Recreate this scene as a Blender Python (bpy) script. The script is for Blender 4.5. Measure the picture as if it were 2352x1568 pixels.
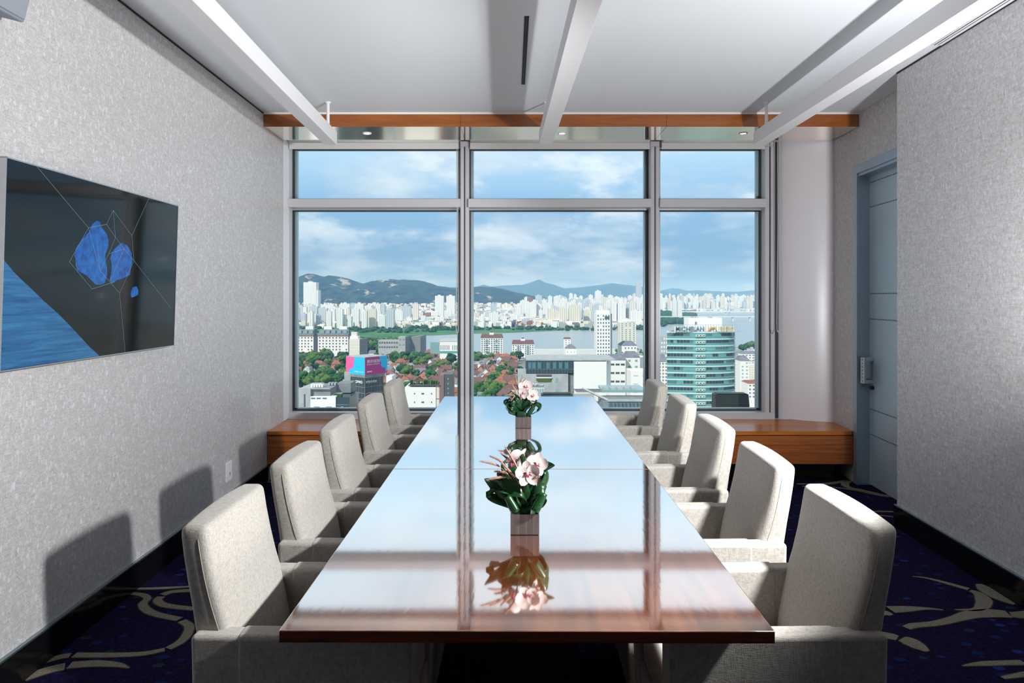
import bpy, bmesh, math, random
from mathutils import Vector, Matrix, noise
random.seed(7)
for o in list(bpy.data.objects):
    bpy.data.objects.remove(o)
SC = bpy.context.scene
COL = SC.collection
# ---------------------------------------------------------------- camera
F = 1640.0            # focal length in pixels of the 2352 x 1568 frame
CX, HY = 1176.0, 681.0
E = 1.56              # eye height above the room floor
cam = bpy.data.cameras.new('camera')
cam.sensor_width = 36.0
cam.lens = 36.0 * F / 2352.0
cam.shift_y = -(784.0 - HY) / 2352.0
cam.clip_start = 0.05
cam.clip_end = 60000
cam_o = bpy.data.objects.new('camera', cam)
cam_o.location = (0, 0, E)
cam_o.rotation_euler = (math.pi / 2, 0, 0)
COL.objects.link(cam_o)
SC.camera = cam_o
# ---------------------------------------------------------------- view
SC.view_settings.view_transform = 'Standard'
SC.view_settings.look = 'None'
SC.view_settings.exposure = 0.0
SC.view_settings.gamma = 1.0
SC.view_settings.use_curve_mapping = False
# ---------------------------------------------------------------- sky
world = bpy.data.worlds.new('world')
SC.world = world
world.use_nodes = True
nt = world.node_tree
nt.nodes.clear()
def N(t, kind, **kw):
    n = t.nodes.new(kind)
    for k, v in kw.items():
        if hasattr(n, k):
            setattr(n, k, v)
        else:
            n.inputs[k].default_value = v
    return n
def ramp(t, stops, fac=None, interp='LINEAR'):
    r = t.nodes.new('ShaderNodeValToRGB')
    r.color_ramp.interpolation = interp
    while len(r.color_ramp.elements) < len(stops):
        r.color_ramp.elements.new(0.5)
    for e, (p, c) in zip(r.color_ramp.elements, stops):
        e.position = p
        e.color = (c[0], c[1], c[2], 1) if len(c) == 3 else c
    if fac is not None:
        t.links.new(fac, r.inputs[0])
    return r
def math_n(t, op, a, b=None, c=None):
    m = t.nodes.new('ShaderNodeMath')
    m.operation = op
    for i, v in enumerate((a, b, c)):
        if v is None:
            continue
        if isinstance(v, (int, float)):
            m.inputs[i].default_value = v
        else:
            t.links.new(v, m.inputs[i])
    return m.outputs[0]
def mix_n(t, fac, a, b, blend='MIX'):
    m = t.nodes.new('ShaderNodeMix')
    m.data_type = 'RGBA'
    m.blend_type = blend
    for sock, v in ((m.inputs[0], fac), (m.inputs[6], a), (m.inputs[7], b)):
        if isinstance(v, (int, float)):
            sock.default_value = v
        elif isinstance(v, tuple):
            sock.default_value = (v[0], v[1], v[2], 1)
        else:
            t.links.new(v, sock)
    return m.outputs[2]
tc = N(nt, 'ShaderNodeTexCoord')
sep = N(nt, 'ShaderNodeSeparateXYZ')
nt.links.new(tc.outputs['Generated'], sep.inputs[0])
zz = math_n(nt, 'MAXIMUM', sep.outputs[2], 0.0)
grad = ramp(nt, [(0.0, (0.29, 0.42, 0.55)), (0.06, (0.225, 0.39, 0.59)), (0.13, (0.28, 0.49, 0.75)), (0.19, (0.46, 0.68, 0.90)), (0.3, (0.72, 0.86, 0.98)), (0.6, (0.74, 0.87, 0.98))], zz)
# clouds live on a flat layer overhead, so they flatten towards the horizon
den = math_n(nt, 'ADD', zz, 0.22)
cx = math_n(nt, 'DIVIDE', sep.outputs[0], den)
cy = math_n(nt, 'DIVIDE', sep.outputs[1], den)
cvec = N(nt, 'ShaderNodeCombineXYZ')
nt.links.new(cx, cvec.inputs[0]); nt.links.new(cy, cvec.inputs[1])
nt.links.new(math_n(nt, 'MULTIPLY', zz, 3.0), cvec.inputs[2])
n1 = N(nt, 'ShaderNodeTexNoise', Scale=1.5, Detail=9.0, Roughness=0.58)
nt.links.new(cvec.outputs[0], n1.inputs['Vector'])
cl = ramp(nt, [(0.46, (0, 0, 0)), (0.72, (1, 1, 1))], n1.outputs['Fac'])
n2 = N(nt, 'ShaderNodeTexNoise', Scale=3.2, Detail=6.0, Roughness=0.55)
nt.links.new(cvec.outputs[0], n2.inputs['Vector'])
ccol = ramp(nt, [(0.3, (0.48, 0.58, 0.70)), (0.65, (0.78, 0.83, 0.88))], n2.outputs['Fac'])
# cumulus puffs just above the hills
pv = N(nt, 'ShaderNodeMapping')
pv.inputs['Scale'].default_value = (5.0, 5.0, 11.0)
nt.links.new(tc.outputs['Generated'], pv.inputs[0])
n3 = N(nt, 'ShaderNodeTexNoise', Scale=1.25, Detail=9.0, Roughness=0.58)
nt.links.new(pv.outputs[0], n3.inputs['Vector'])
pf = ramp(nt, [(0.50, (0, 0, 0)), (0.60, (1, 1, 1))], n3.outputs['Fac'])
band = ramp(nt, [(0.03, (0, 0, 0)), (0.10, (1, 1, 1)), (0.22, (1, 1, 1)), (0.34, (0, 0, 0))], zz)
pm_ = mix_n(nt, 1.0, pf.outputs[0], band.outputs[0], 'MULTIPLY')
skyc = mix_n(nt, cl.outputs[0], grad.outputs[0], ccol.outputs[0])
pufc = ramp(nt, [(0.50, (0.52, 0.66, 0.82)), (0.70, (0.95, 0.97, 1.0))], n3.outputs['Fac'])
skyc2 = mix_n(nt, math_n(nt, 'MULTIPLY', pm_, 0.75), skyc, pufc.outputs[0])
bg = N(nt, 'ShaderNodeBackground', Strength=1.17)
nt.links.new(skyc2, bg.inputs[0])
wo = N(nt, 'ShaderNodeOutputWorld')
nt.links.new(bg.outputs[0], wo.inputs[0])
# ---------------------------------------------------------------- sun and lamps
sun = bpy.data.lights.new('sun', 'SUN')
sun.energy = 4.4
sun.angle = math.radians(0.55)
sun.color = (1.0, 0.95, 0.88)
so = bpy.data.objects.new('sun', sun)
so.rotation_euler = Vector((0.48, 0.62, -0.62)).to_track_quat('-Z', 'Y').to_euler()
COL.objects.link(so)
def flash(name, loc, az, el, size, power, cone, blend, color=(1, 1, 1)):
    """flash head with a reflector dish: az degrees left of the window axis, el degrees up"""
    l = bpy.data.lights.new(name, 'SPOT')
    l.shadow_soft_size = size
    l.energy = power
    l.spot_size = math.radians(cone)
    l.spot_blend = blend
    l.color = color
    o = bpy.data.objects.new(name, l)
    o.location = loc
    a, e = math.radians(az), math.radians(el)
    o.rotation_euler = Vector((-math.sin(a)*math.cos(e), math.cos(a)*math.cos(e), math.sin(e))).to_track_quat('-Z', 'Y').to_euler()
    COL.objects.link(o)
    return o
# the photographer's two flash heads: one beside the door-side chairs, raking down towards the screen
# wall (chair shadows on that wall), one low by the right wall thrown at the ceiling (beam shadows there)
flash('flash_head', (1.45, 1.83, 1.96), 55, -20, 0.055, 440, 98, 0.30)
flash('flash_head', (2.20, 2.20, 1.30), 16, 24, 0.06, 290, 112, 0.8)
# sampling portal of the window opening
pl = bpy.data.lights.new('window_portal', 'AREA')
pl.shape = 'RECTANGLE'; pl.size = 4.6; pl.size_y = 2.6
pl.cycles.is_portal = True
po = bpy.data.objects.new('window_portal', pl)
po.location = (0.15, 6.95, 1.72); po.rotation_euler = (math.radians(-90), 0, 0)
COL.objects.link(po)

# ---------------------------------------------------------------- helpers
def P(px, py, Y):
    """pixel + distance in front of the camera -> point"""
    return Vector(((px - CX) * Y / F, Y, E - (py - HY) * Y / F))
def PZ(px, py, Z):
    """pixel + height -> point"""
    Y = F * (E - Z) / (py - HY)
    return Vector(((px - CX) * Y / F, Y, Z))
class MB:
    def __init__(s):
        s.v = []; s.f = []; s.m = []
    def quad(s, a, b, c, d, m=0):
        n = len(s.v); s.v += [tuple(a), tuple(b), tuple(c), tuple(d)]; s.f.append((n, n+1, n+2, n+3)); s.m.append(m)
    def poly(s, pts, m=0):
        n = len(s.v); s.v += [tuple(p) for p in pts]; s.f.append(tuple(range(n, n+len(pts)))); s.m.append(m)
    def box(s, x0, x1, y0, y1, z0, z1, mat=None, m=0):
        n = len(s.v)
        p = [Vector((x, y, z)) for z in (z0, z1) for y in (y0, y1) for x in (x0, x1)]
        if mat is not None:
            p = [mat @ q for q in p]
        s.v += [tuple(q) for q in p]
        for f in ((0,2,3,1),(4,5,7,6),(0,1,5,4),(2,6,7,3),(0,4,6,2),(1,3,7,5)):
            s.f.append(tuple(n+i for i in f)); s.m.append(m)
    def prism(s, pts, z0, z1, cap=True, m=0):
        """vertical prism over plan polygon pts [(x,y)], counter-clockwise"""
        n = len(s.v); k = len(pts)
        s.v += [(p[0], p[1], z0) for p in pts] + [(p[0], p[1], z1) for p in pts]
        for i in range(k):
            j = (i+1) % k
            s.f.append((n+i, n+j, n+k+j, n+k+i)); s.m.append(m)
        if cap:
            s.f.append(tuple(n+i for i in reversed(range(k)))); s.m.append(m)
            s.f.append(tuple(n+k+i for i in range(k))); s.m.append(m)
    def extr(s, pts, vec, m=0):
        """extrude planar polygon pts along vec, capped"""
        n = len(s.v); k = len(pts); vec = Vector(vec)
        s.v += [tuple(p) for p in pts] + [tuple(Vector(p)+vec) for p in pts]
        for i in range(k):
            j = (i+1) % k
            s.f.append((n+i, n+j, n+k+j, n+k+i)); s.m.append(m)
        s.f.append(tuple(n+i for i in reversed(range(k)))); s.m.append(m)
        s.f.append(tuple(n+k+i for i in range(k))); s.m.append(m)
    def tube(s, path, rad, seg=8, cap=True, m=0):
        path = [Vector(p) for p in path]
        if not isinstance(rad, (list, tuple)):
            rad = [rad]*len(path)
        n0 = len(s.v)
        up = Vector((0, 0, 1))
        for i, p in enumerate(path):
            d = (path[min(i+1, len(path)-1)] - path[max(i-1, 0)])
            d = d.normalized() if d.length > 1e-9 else Vector((0, 0, 1))
            a = d.cross(up)
            if a.length < 0.1:
                a = d.cross(Vector((1, 0, 0)))
            a.normalize(); b = d.cross(a)
            for k in range(seg):
                t = 2*math.pi*k/seg
                s.v.append(tuple(p + (a*math.cos(t)+b*math.sin(t))*rad[i]))
        for i in range(len(path)-1):
            for k in range(seg):
                j = (k+1) % seg
                s.f.append((n0+i*seg+k, n0+i*seg+j, n0+(i+1)*seg+j, n0+(i+1)*seg+k)); s.m.append(m)
        if cap:
            s.f.append(tuple(n0+k for k in reversed(range(seg)))); s.m.append(m)
            e = n0+(len(path)-1)*seg
            s.f.append(tuple(e+k for k in range(seg))); s.m.append(m)
    def lathe(s, prof, c, seg=20, m=0):
        n0 = len(s.v)
        for r, z in prof:
            for k in range(seg):
                t = 2*math.pi*k/seg
                s.v.append((c[0]+r*math.cos(t), c[1]+r*math.sin(t), c[2]+z))
        for i in range(len(prof)-1):
            for k in range(seg):
                j = (k+1) % seg
                s.f.append((n0+i*seg+k, n0+i*seg+j, n0+(i+1)*seg+j, n0+(i+1)*seg+k)); s.m.append(m)
    def ribbon(s, pts, widths, side, thick=0.0, m=0):
        """strip along pts; side = list of or single width direction"""
        n0 = len(s.v)
        for i, p in enumerate(pts):
            sd = side[i] if isinstance(side, list) else side
            s.v.append(tuple(Vector(p) - Vector(sd)*widths[i]*0.5)); s.v.append(tuple(Vector(p) + Vector(sd)*widths[i]*0.5))
        for i in range(len(pts)-1):
            a = n0+2*i
            s.f.append((a, a+1, a+3, a+2)); s.m.append(m)
    def mesh(s, name, mats, smooth=False, fix=True):
        me = bpy.data.meshes.new(name)
        me.from_pydata(s.v, [], s.f)
        for mt in (mats if isinstance(mats, (list, tuple)) else [mats]):
            me.materials.append(mt)
        if any(s.m):
            me.polygons.foreach_set('material_index', s.m)
        if fix:
            bm = bmesh.new(); bm.from_mesh(me)
            bmesh.ops.recalc_face_normals(bm, faces=bm.faces)
            bm.to_mesh(me); bm.free()
        if smooth:
            me.polygons.foreach_set('use_smooth', [True]*len(me.polygons))
        me.update()
        return me
def link(name, me, parent=None, **props):
    o = bpy.data.objects.new(name, me)
    COL.objects.link(o)
    if parent is not None:
        o.parent = parent
    for k, v in props.items():
        o[k] = v
    return o
def build(mb, name, mats, parent=None, smooth=False, bevel=0.0, seg=2, fix=True, **props):
    me = mb.mesh(name, mats, smooth, fix)
    if bevel > 0:
        bevel_mesh(me, bevel, seg)
    return link(name, me, parent, **props)
def bevel_mesh(me, w, seg=2, angle=30):
    bm = bmesh.new(); bm.from_mesh(me)
    bmesh.ops.remove_doubles(bm, verts=bm.verts, dist=1e-6)
    ed = [e for e in bm.edges if len(e.link_faces) == 2 and e.calc_face_angle(0) > math.radians(angle)]
    r = bmesh.ops.bevel(bm, geom=ed, offset=w, segments=seg, profile=0.5, affect='EDGES', clamp_overlap=True)
    for f in r['faces']:
        f.smooth = seg > 1
    bmesh.ops.recalc_face_normals(bm, faces=bm.faces)
    bm.to_mesh(me); bm.free()
def thing(name, label, cat, loc=(0, 0, 0), rz=0.0, group=None):
    o = bpy.data.objects.new(name, None)
    o.empty_display_size = 0.1
    COL.objects.link(o)
    o.location = loc; o.rotation_euler = (0, 0, rz)
    o['label'] = label; o['category'] = cat
    if group: o['group'] = group
    return o
def tag(o, label, cat, group=None):
    o['label'] = label; o['category'] = cat
    if group: o['group'] = group
    return o
def struct(mb, name, mats, label=None, parent=None, **kw):
    o = build(mb, name, mats, parent, **kw)
    o['kind'] = 'structure'
    if label: o['label'] = label
    return o
def copy_tree(o, parent=None):
    c = o.copy(); COL.objects.link(c); c.parent = parent
    for ch in list(o.children):
        copy_tree(ch, c)
    return c
def spline(pts, n=8):
    """Catmull-Rom through pts"""
    pts = [Vector(p) for p in pts]; out = []
    for i in range(len(pts)-1):
        p0 = pts[max(i-1, 0)]; p1 = pts[i]; p2 = pts[i+1]; p3 = pts[min(i+2, len(pts)-1)]
        for k in range(n):
            t = k/n
            out.append(0.5*((2*p1)+(p2-p0)*t+(2*p0-5*p1+4*p2-p3)*t*t+(3*p1-p0-3*p2+p3)*t**3))
    out.append(pts[-1])
    return out
def text_mesh(body, size, depth, mats, bold=0.0, align='LEFT'):
    cu = bpy.data.curves.new('lettering', 'FONT')
    cu.body = body; cu.size = size; cu.extrude = depth; cu.offset = bold; cu.align_x = align
    cu.resolution_u = 3
    to = bpy.data.objects.new('lettering', cu); COL.objects.link(to)
    dg = bpy.context.evaluated_depsgraph_get()
    me = bpy.data.meshes.new_from_object(to.evaluated_get(dg))
    bpy.data.objects.remove(to)
    me.materials.clear(); me.materials.append(mats)
    return me
def fit_text(body, x0, x1, z0, z1, y, mat, parent, name='lettering', depth=0.1, bold=0.0, frame=None):
    """lettering scaled into the rectangle x0..x1, z0..z1 on plane y facing -Y (or frame matrix)"""
    me = text_mesh(body, 1.0, 0.0, mat, bold)
    xs = [v.co.x for v in me.vertices]; ys = [v.co.y for v in me.vertices]
    if not xs:
        return None
    a, b, c, d = min(xs), max(xs), min(ys), max(ys)
    sx = (x1-x0)/(b-a); sy = (z1-z0)/(d-c)
    for v in me.vertices:
        p = Vector((x0+(v.co.x-a)*sx, y, z0+(v.co.y-c)*sy))
        v.co = frame @ p if frame is not None else p
    bm = bmesh.new(); bm.from_mesh(me)
    nrm = Vector((0, -1, 0)) if frame is None else (frame.to_3x3() @ Vector((0, -1, 0)))
    r = bmesh.ops.extrude_face_region(bm, geom=list(bm.faces))
    bmesh.ops.translate(bm, verts=[g for g in r['geom'] if isinstance(g, bmesh.types.BMVert)], vec=nrm*depth)
    bmesh.ops.recalc_face_normals(bm, faces=bm.faces)
    bm.to_mesh(me); bm.free()
    return link(name, me, parent)
# ---------------------------------------------------------------- materials
def mat(name, color=(0.8, 0.8, 0.8), rough=0.5, metal=0.0, spec=0.5, coat=0.0, coat_rough=0.05, emit=None, emit_s=0.0):
    m = bpy.data.materials.new(name); m.use_nodes = True
    b = m.node_tree.nodes['Principled BSDF']
    b.inputs['Base Color'].default_value = (*color, 1)
    b.inputs['Roughness'].default_value = rough
    b.inputs['Metallic'].default_value = metal
    b.inputs['Specular IOR Level'].default_value = spec
    b.inputs['Coat Weight'].default_value = coat
    b.inputs['Coat Roughness'].default_value = coat_rough
    if emit:
        b.inputs['Emission Color'].default_value = (*emit, 1)
        b.inputs['Emission Strength'].default_value = emit_s
    return m
def bsdf(m): return m.node_tree.nodes['Principled BSDF']
def coords(t, kind='Object', scale=(1, 1, 1), rot=(0, 0, 0)):
    c = t.nodes.new('ShaderNodeTexCoord'); mp = t.nodes.new('ShaderNodeMapping')
    mp.inputs['Scale'].default_value = scale; mp.inputs['Rotation'].default_value = rot
    t.links.new(c.outputs[kind], mp.inputs[0])
    return mp.outputs[0]
def add_bump(m, height, strength=0.3, dist=0.01):
    t = m.node_tree; b = t.nodes.new('ShaderNodeBump')
    b.inputs['Strength'].default_value = strength; b.inputs['Distance'].default_value = dist
    t.links.new(height, b.inputs['Height']); t.links.new(b.outputs[0], bsdf(m).inputs['Normal'])
def mat_wallpaper(name, sc):
    m = mat(name, rough=0.5, spec=0.35); t = m.node_tree; b = bsdf(m)
    v = coords(t, 'Object', (1, sc, sc*0.62))
    vor = N(t, 'ShaderNodeTexVoronoi', Scale=1.0, Randomness=0.85); t.links.new(v, vor.inputs['Vector'])
    edge = N(t, 'ShaderNodeTexVoronoi', feature='DISTANCE_TO_EDGE', Scale=1.0, Randomness=0.85); t.links.new(v, edge.inputs['Vector'])
    sepc = N(t, 'ShaderNodeSeparateColor'); t.links.new(vor.outputs['Color'], sepc.inputs[0])
    cell = ramp(t, [(0.0, (0.56, 0.545, 0.545)), (0.5, (0.62, 0.61, 0.615)), (0.92, (0.655, 0.65, 0.665)), (1.0, (0.72, 0.73, 0.755))], sepc.outputs[0])
    # each shell chip shows fine horizontal streaks
    v2 = coords(t, 'Object', (1, 14, 330))
    nz = N(t, 'ShaderNodeTexNoise', Scale=1.0, Detail=3.0); t.links.new(v2, nz.inputs['Vector'])
    st = ramp(t, [(0.3, (0.86, 0.86, 0.86)), (0.7, (1.10, 1.10, 1.10))], nz.outputs['Fac'])
    c1 = mix_n(t, 1.0, cell.outputs[0], st.outputs[0], 'MULTIPLY')
    ln = ramp(t, [(0.0, (0.72, 0.72, 0.72)), (0.06, (1, 1, 1))], edge.outputs['Distance'])
    c2 = mix_n(t, 1.0, c1, ln.outputs[0], 'MULTIPLY')
    t.links.new(c2, b.inputs['Base Color'])
    rr = ramp(t, [(0.0, (0.55, 0.55, 0.55)), (1.0, (0.32, 0.32, 0.32))], sepc.outputs[1])
    t.links.new(rr.outputs[0], b.inputs['Roughness'])
    add_bump(m, ln.outputs[0], 0.25, 0.002)
    return m
def mat_wood(name, c_dark, c_mid, c_light, scale=(1.2, 14, 14), rough=0.25, coat=0.6, coat_rough=0.06):
    m = mat(name, c_mid, rough, coat=coat, coat_rough=coat_rough); t = m.node_tree
    v = coords(t, 'Object', scale)
    nz = N(t, 'ShaderNodeTexNoise', Scale=1.6, Detail=5.0, Distortion=0.6); t.links.new(v, nz.inputs['Vector'])
    v2 = coords(t, 'Object', tuple(s*4 for s in scale))
    nz2 = N(t, 'ShaderNodeTexNoise', Scale=2.0, Detail=3.0); t.links.new(v2, nz2.inputs['Vector'])
    f = math_n(t, 'ADD', math_n(t, 'MULTIPLY', nz.outputs['Fac'], 0.65), math_n(t, 'MULTIPLY', nz2.outputs['Fac'], 0.35))
    r = ramp(t, [(0.34, c_dark), (0.5, c_mid), (0.66, c_light)], f)
    t.links.new(r.outputs[0], bsdf(m).inputs['Base Color'])
    return m
def mat_fabric(name, col, col2):
    m = mat(name, col, 0.9, spec=0.2); t = m.node_tree; b = bsdf(m)
    b.inputs['Sheen Weight'].default_value = 0.25
    a = N(t, 'ShaderNodeTexNoise', Scale=1.0, Detail=2.0); t.links.new(coords(t, 'Object', (650, 90, 60)), a.inputs['Vector'])
    c = N(t, 'ShaderNodeTexNoise', Scale=1.0, Detail=2.0); t.links.new(coords(t, 'Object', (70, 80, 650)), c.inputs['Vector'])
    d = N(t, 'ShaderNodeTexNoise', Scale=1.0, Detail=2.0); t.links.new(coords(t, 'Object', (80, 650, 80)), d.inputs['Vector'])
    f = math_n(t, 'MULTIPLY', math_n(t, 'ADD', math_n(t, 'ADD', a.outputs['Fac'], c.outputs['Fac']), d.outputs['Fac']), 0.3333)
    r = ramp(t, [(0.40, col2), (0.56, col)], f)
    t.links.new(r.outputs[0], b.inputs['Base Color'])
    add_bump(m, f, 0.55, 0.003)
    return m
def mat_glass(name, tint=(0.93, 0.97, 0.97), ior=1.45, rough=0.0):
    m = bpy.data.materials.new(name); m.use_nodes = True; t = m.node_tree; t.nodes.clear()
    tr = N(t, 'ShaderNodeBsdfTransparent'); tr.inputs[0].default_value = (*tint, 1)
    gl = N(t, 'ShaderNodeBsdfGlossy'); gl.inputs['Roughness'].default_value = rough
    fr = N(t, 'ShaderNodeFresnel'); fr.inputs[0].default_value = ior
    mx = N(t, 'ShaderNodeMixShader'); out = N(t, 'ShaderNodeOutputMaterial')
    t.links.new(fr.outputs[0], mx.inputs[0]); t.links.new(tr.outputs[0], mx.inputs[1]); t.links.new(gl.outputs[0], mx.inputs[2])
    t.links.new(mx.outputs[0], out.inputs[0])
    return m
def lacquer(m, ior=2.2, gain=1.6, lo=0.0, hi=0.9, rough=0.07, tint=(1, 1, 1)):
    """put a thick clear polish over a Principled wood: mirror share grows towards grazing view"""
    t = m.node_tree; b = bsdf(m); out = [n for n in t.nodes if n.type == 'OUTPUT_MATERIAL'][0]
    gl = N(t, 'ShaderNodeBsdfGlossy'); gl.inputs['Roughness'].default_value = rough; gl.inputs[0].default_value = (*tint, 1)
    fr = N(t, 'ShaderNodeFresnel'); fr.inputs[0].default_value = ior
    f = math_n(t, 'MAXIMUM', math_n(t, 'MINIMUM', math_n(t, 'MULTIPLY', fr.outputs[0], gain), hi), lo)
    mx = N(t, 'ShaderNodeMixShader')
    t.links.new(f, mx.inputs[0]); t.links.new(b.outputs[0], mx.inputs[1]); t.links.new(gl.outputs[0], mx.inputs[2]); t.links.new(mx.outputs[0], out.inputs[0])
    return m
M = {}
M['wallpaper'] = mat_wallpaper('wallpaper_shell', 74)
M['ceiling'] = mat('ceiling_paint', (0.77, 0.81, 0.85), 0.7, spec=0.2)
M['white_paint'] = mat('white_paint', (0.82, 0.83, 0.86), 0.45)
M['frame'] = mat('window_frame_paint', (0.58, 0.57, 0.60), 0.35, spec=0.5)
M['frame_bead'] = mat('glazing_bead', (0.42, 0.50, 0.55), 0.35, metal=0.3)
M['gasket'] = mat('gasket', (0.02, 0.03, 0.04), 0.5)
M['column'] = mat('column_paint', (0.78, 0.76, 0.80), 0.32, spec=0.5)
M['black_base'] = mat('black_stone_base', (0.006, 0.006, 0.007), 0.12, spec=0.5)
M['base_cap'] = mat('base_cap_metal', (0.25, 0.33, 0.36), 0.25, metal=0.8)
M['soffit'] = mat_wood('soffit_veneer', (0.24, 0.062, 0.008), (0.32, 0.090, 0.013), (0.40, 0.12, 0.020), (1.0, 2.0, 12), 0.3, 0.0, 0.07)
lacquer(M['soffit'], 1.3, 4.0, 0.0, 0.9, 0.09, (1.0, 0.95, 0.88))
bsdf(M['soffit']).inputs['Specular IOR Level'].default_value = 0.1
M['bench'] = mat_wood('bench_oak', (0.22, 0.055, 0.011), (0.40, 0.11, 0.022), (0.54, 0.17, 0.038), (0.8, 9, 34), 0.3, 0.0, 0.06)
lacquer(M['bench'], 1.45, 0.9, 0.0, 0.7, 0.07)
M['bench_top'] = mat_wood('bench_top_oak', (0.36, 0.10, 0.018), (0.54, 0.17, 0.032), (0.66, 0.23, 0.05), (0.8, 20, 9), 0.3, 0.0, 0.06)
bsdf(M['bench_top']).inputs['Specular IOR Level'].default_value = 0.1
lacquer(M['bench_top'], 1.4, 0.25, 0.0, 0.3, 0.06)
M['steel'] = mat('door_steel', (0.50, 0.64, 0.73), 0.38, metal=0.3)
M['steel_frame'] = mat('door_frame_steel', (0.36, 0.45, 0.52), 0.3, metal=0.5)
M['dark'] = mat('dark_void', (0.006, 0.006, 0.007), 0.6)
M['chrome'] = mat('brushed_chrome', (0.62, 0.65, 0.68), 0.25, metal=1.0)
M['linen'] = mat_fabric('linen', (0.47, 0.445, 0.405), (0.345, 0.325, 0.29))
M['piping'] = mat('linen_piping', (0.36, 0.34, 0.31), 0.9, spec=0.1)
M['leg'] = mat('dark_wood_leg', (0.02, 0.012, 0.008), 0.35)
M['glass'] = mat_glass('window_glass', (0.95, 0.98, 0.98), 1.14, 0.0)
M['blind'] = mat('blind_fabric', (0.66, 0.68, 0.66), 0.8)
M['cord'] = mat('blind_cord', (0.55, 0.52, 0.48), 0.5)
M['lamp_glow'] = mat('downlight_glow', (1, 0.95, 0.88), 0.4, emit=(1.0, 0.86, 0.66), emit_s=5.0)
# ================================================================ ROOM
CEIL = 3.08
def lw(Y): return -1.937 - 0.020*Y         # inner face of the screen wall
def rw(Y): return 2.450 + 0.0336*Y         # inner face of the wall before the recess
def rec(Y): return 2.869 + 0.06*(Y-5.9)    # inner face of the recess with the door
YB = -2.2        # back of the room, behind the camera
YC = 4.845       # corner where the recess starts
YS = 5.90        # soffit front
YW = 6.45        # end of the side wall
YF = 6.62        # window frame front
YG = 6.75        # glass
SOF = 2.963
TH = 0.25
# --- floor with woven carpet
m = mat('carpet', (0.012, 0.008, 0.05), 0.95, spec=0.05); t = m.node_tree
v = coords(t, 'Object', (11, 16, 1))
vo = N(t, 'ShaderNodeTexVoronoi', Scale=1.0, Randomness=0.55); t.links.new(v, vo.inputs['Vector'])
dots = ramp(t, [(0.24, (1, 1, 1)), (0.31, (0, 0, 0))], vo.outputs['Distance'])
sc_ = N(t, 'ShaderNodeSeparateColor'); t.links.new(vo.outputs['Color'], sc_.inputs[0])
dc = ramp(t, [(0.0, (0.006, 0.006, 0.03)), (0.45, (0.008, 0.018, 0.10)), (0.8, (0.012, 0.035, 0.20)), (0.93, (0.015, 0.032, 0.04))], sc_.outputs[0], 'CONSTANT')
base = N(t, 'ShaderNodeTexNoise', Scale=60.0, Detail=4.0); t.links.new(coords(t), base.inputs['Vector'])
bc = ramp(t, [(0.35, (0.005, 0.0035, 0.018)), (0.65, (0.013, 0.009, 0.046))], base.outputs['Fac'])
t.links.new(mix_n(t, dots.outputs[0], bc.outputs[0], dc.outputs[0]), bsdf(m).inputs['Base Color'])
add_bump(m, base.outputs['Fac'], 0.6, 0.004)
M['carpet'] = m
m = mat('carpet_beige', (0.42, 0.37, 0.29), 0.95, spec=0.05); t = m.node_tree
nz = N(t, 'ShaderNodeTexNoise', Scale=180.0, Detail=3.0); t.links.new(coords(t), nz.inputs['Vector'])
r_ = ramp(t, [(0.3, (0.15, 0.135, 0.105)), (0.7, (0.29, 0.26, 0.21))], nz.outputs['Fac']); t.links.new(r_.outputs[0], bsdf(m).inputs['Base Color'])
add_bump(m, nz.outputs['Fac'], 0.6, 0.004)
M['carpet_beige'] = m
M['carpet_edge'] = mat('carpet_olive', (0.05, 0.045, 0.028), 0.95, spec=0.05)
b = MB(); b.box(-2.6, 3.4, YB-TH, 7.1, -0.2, 0.0)
floor = struct(b, 'floor', M['carpet'], 'navy carpet with blue flecks and beige swirls')
def swirl(pts, widths, n=6):
    kw_ = 0.70 if pts[0][0] < 900 else 0.9
    widths = [w*kw_ for w in widths]
    g = [PZ(x, y, 0.0) for x, y in pts]
    path = spline(g, n); k = len(path)
    ws = []
    for i in range(k):
        u = i/(k-1)*(len(widths)-1); j = min(int(u), len(widths)-2)
        ws.append(widths[j]+(widths[j+1]-widths[j])*(u-j))
    for nm, extra, z, mt in (('carpet_outline', 0.012, 0.0012, M['carpet_edge']), ('carpet_swirl', 0.0, 0.0022, M['carpet_beige'])):
        mb = MB(); L = []; R = []
        for i, p in enumerate(path):
            d = path[min(i+1, k-1)] - path[max(i-1, 0)]; d.z = 0
            if d.length < 1e-6: d = Vector((1, 0, 0))
            d.normalize(); s = Vector((-d.y, d.x, 0)); w = (ws[i]+extra)*0.5
            q = Vector((p.x, p.y, z)); L.append(q-s*w); R.append(q+s*w)
        for i in range(k-1):
            mb.quad(L[i], R[i], R[i+1], L[i+1])
            mb.quad(L[i]-Vector((0,0,z)), L[i], L[i+1], L[i+1]-Vector((0,0,z)))
            mb.quad(R[i]-Vector((0,0,z)), R[i], R[i+1], R[i+1]-Vector((0,0,z)))
        o = build(mb, nm, mt, floor, fix=False)
def zl(l): return [(x/2.761, 1000+y/2.761) for x, y in l]
def zr(l): return [(1850+x/3.028, 1050+y/3.028) for x, y in l]
swirl(zl([(820,1000),(905,1012),(935,1035),(905,1070),(935,1110),(1010,1140),(1140,1165)]), [.035,.05,.05,.06,.065,.06,.055])
swirl(zl([(1152,1176),(1200,1210),(1185,1265),(1140,1312),(1065,1352)]), [.055,.06,.065,.06,.05])
swirl(zl([(1045,1358),(900,1385),(700,1393),(470,1393)]), [.045,.05,.055,.06])
swirl(zl([(445,1395),(380,1405),(250,1440)]), [.06,.06,.06])
swirl(zl([(820,1475),(740,1455),(600,1447),(440,1458)]), [.004,.05,.075,.08])
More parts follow.
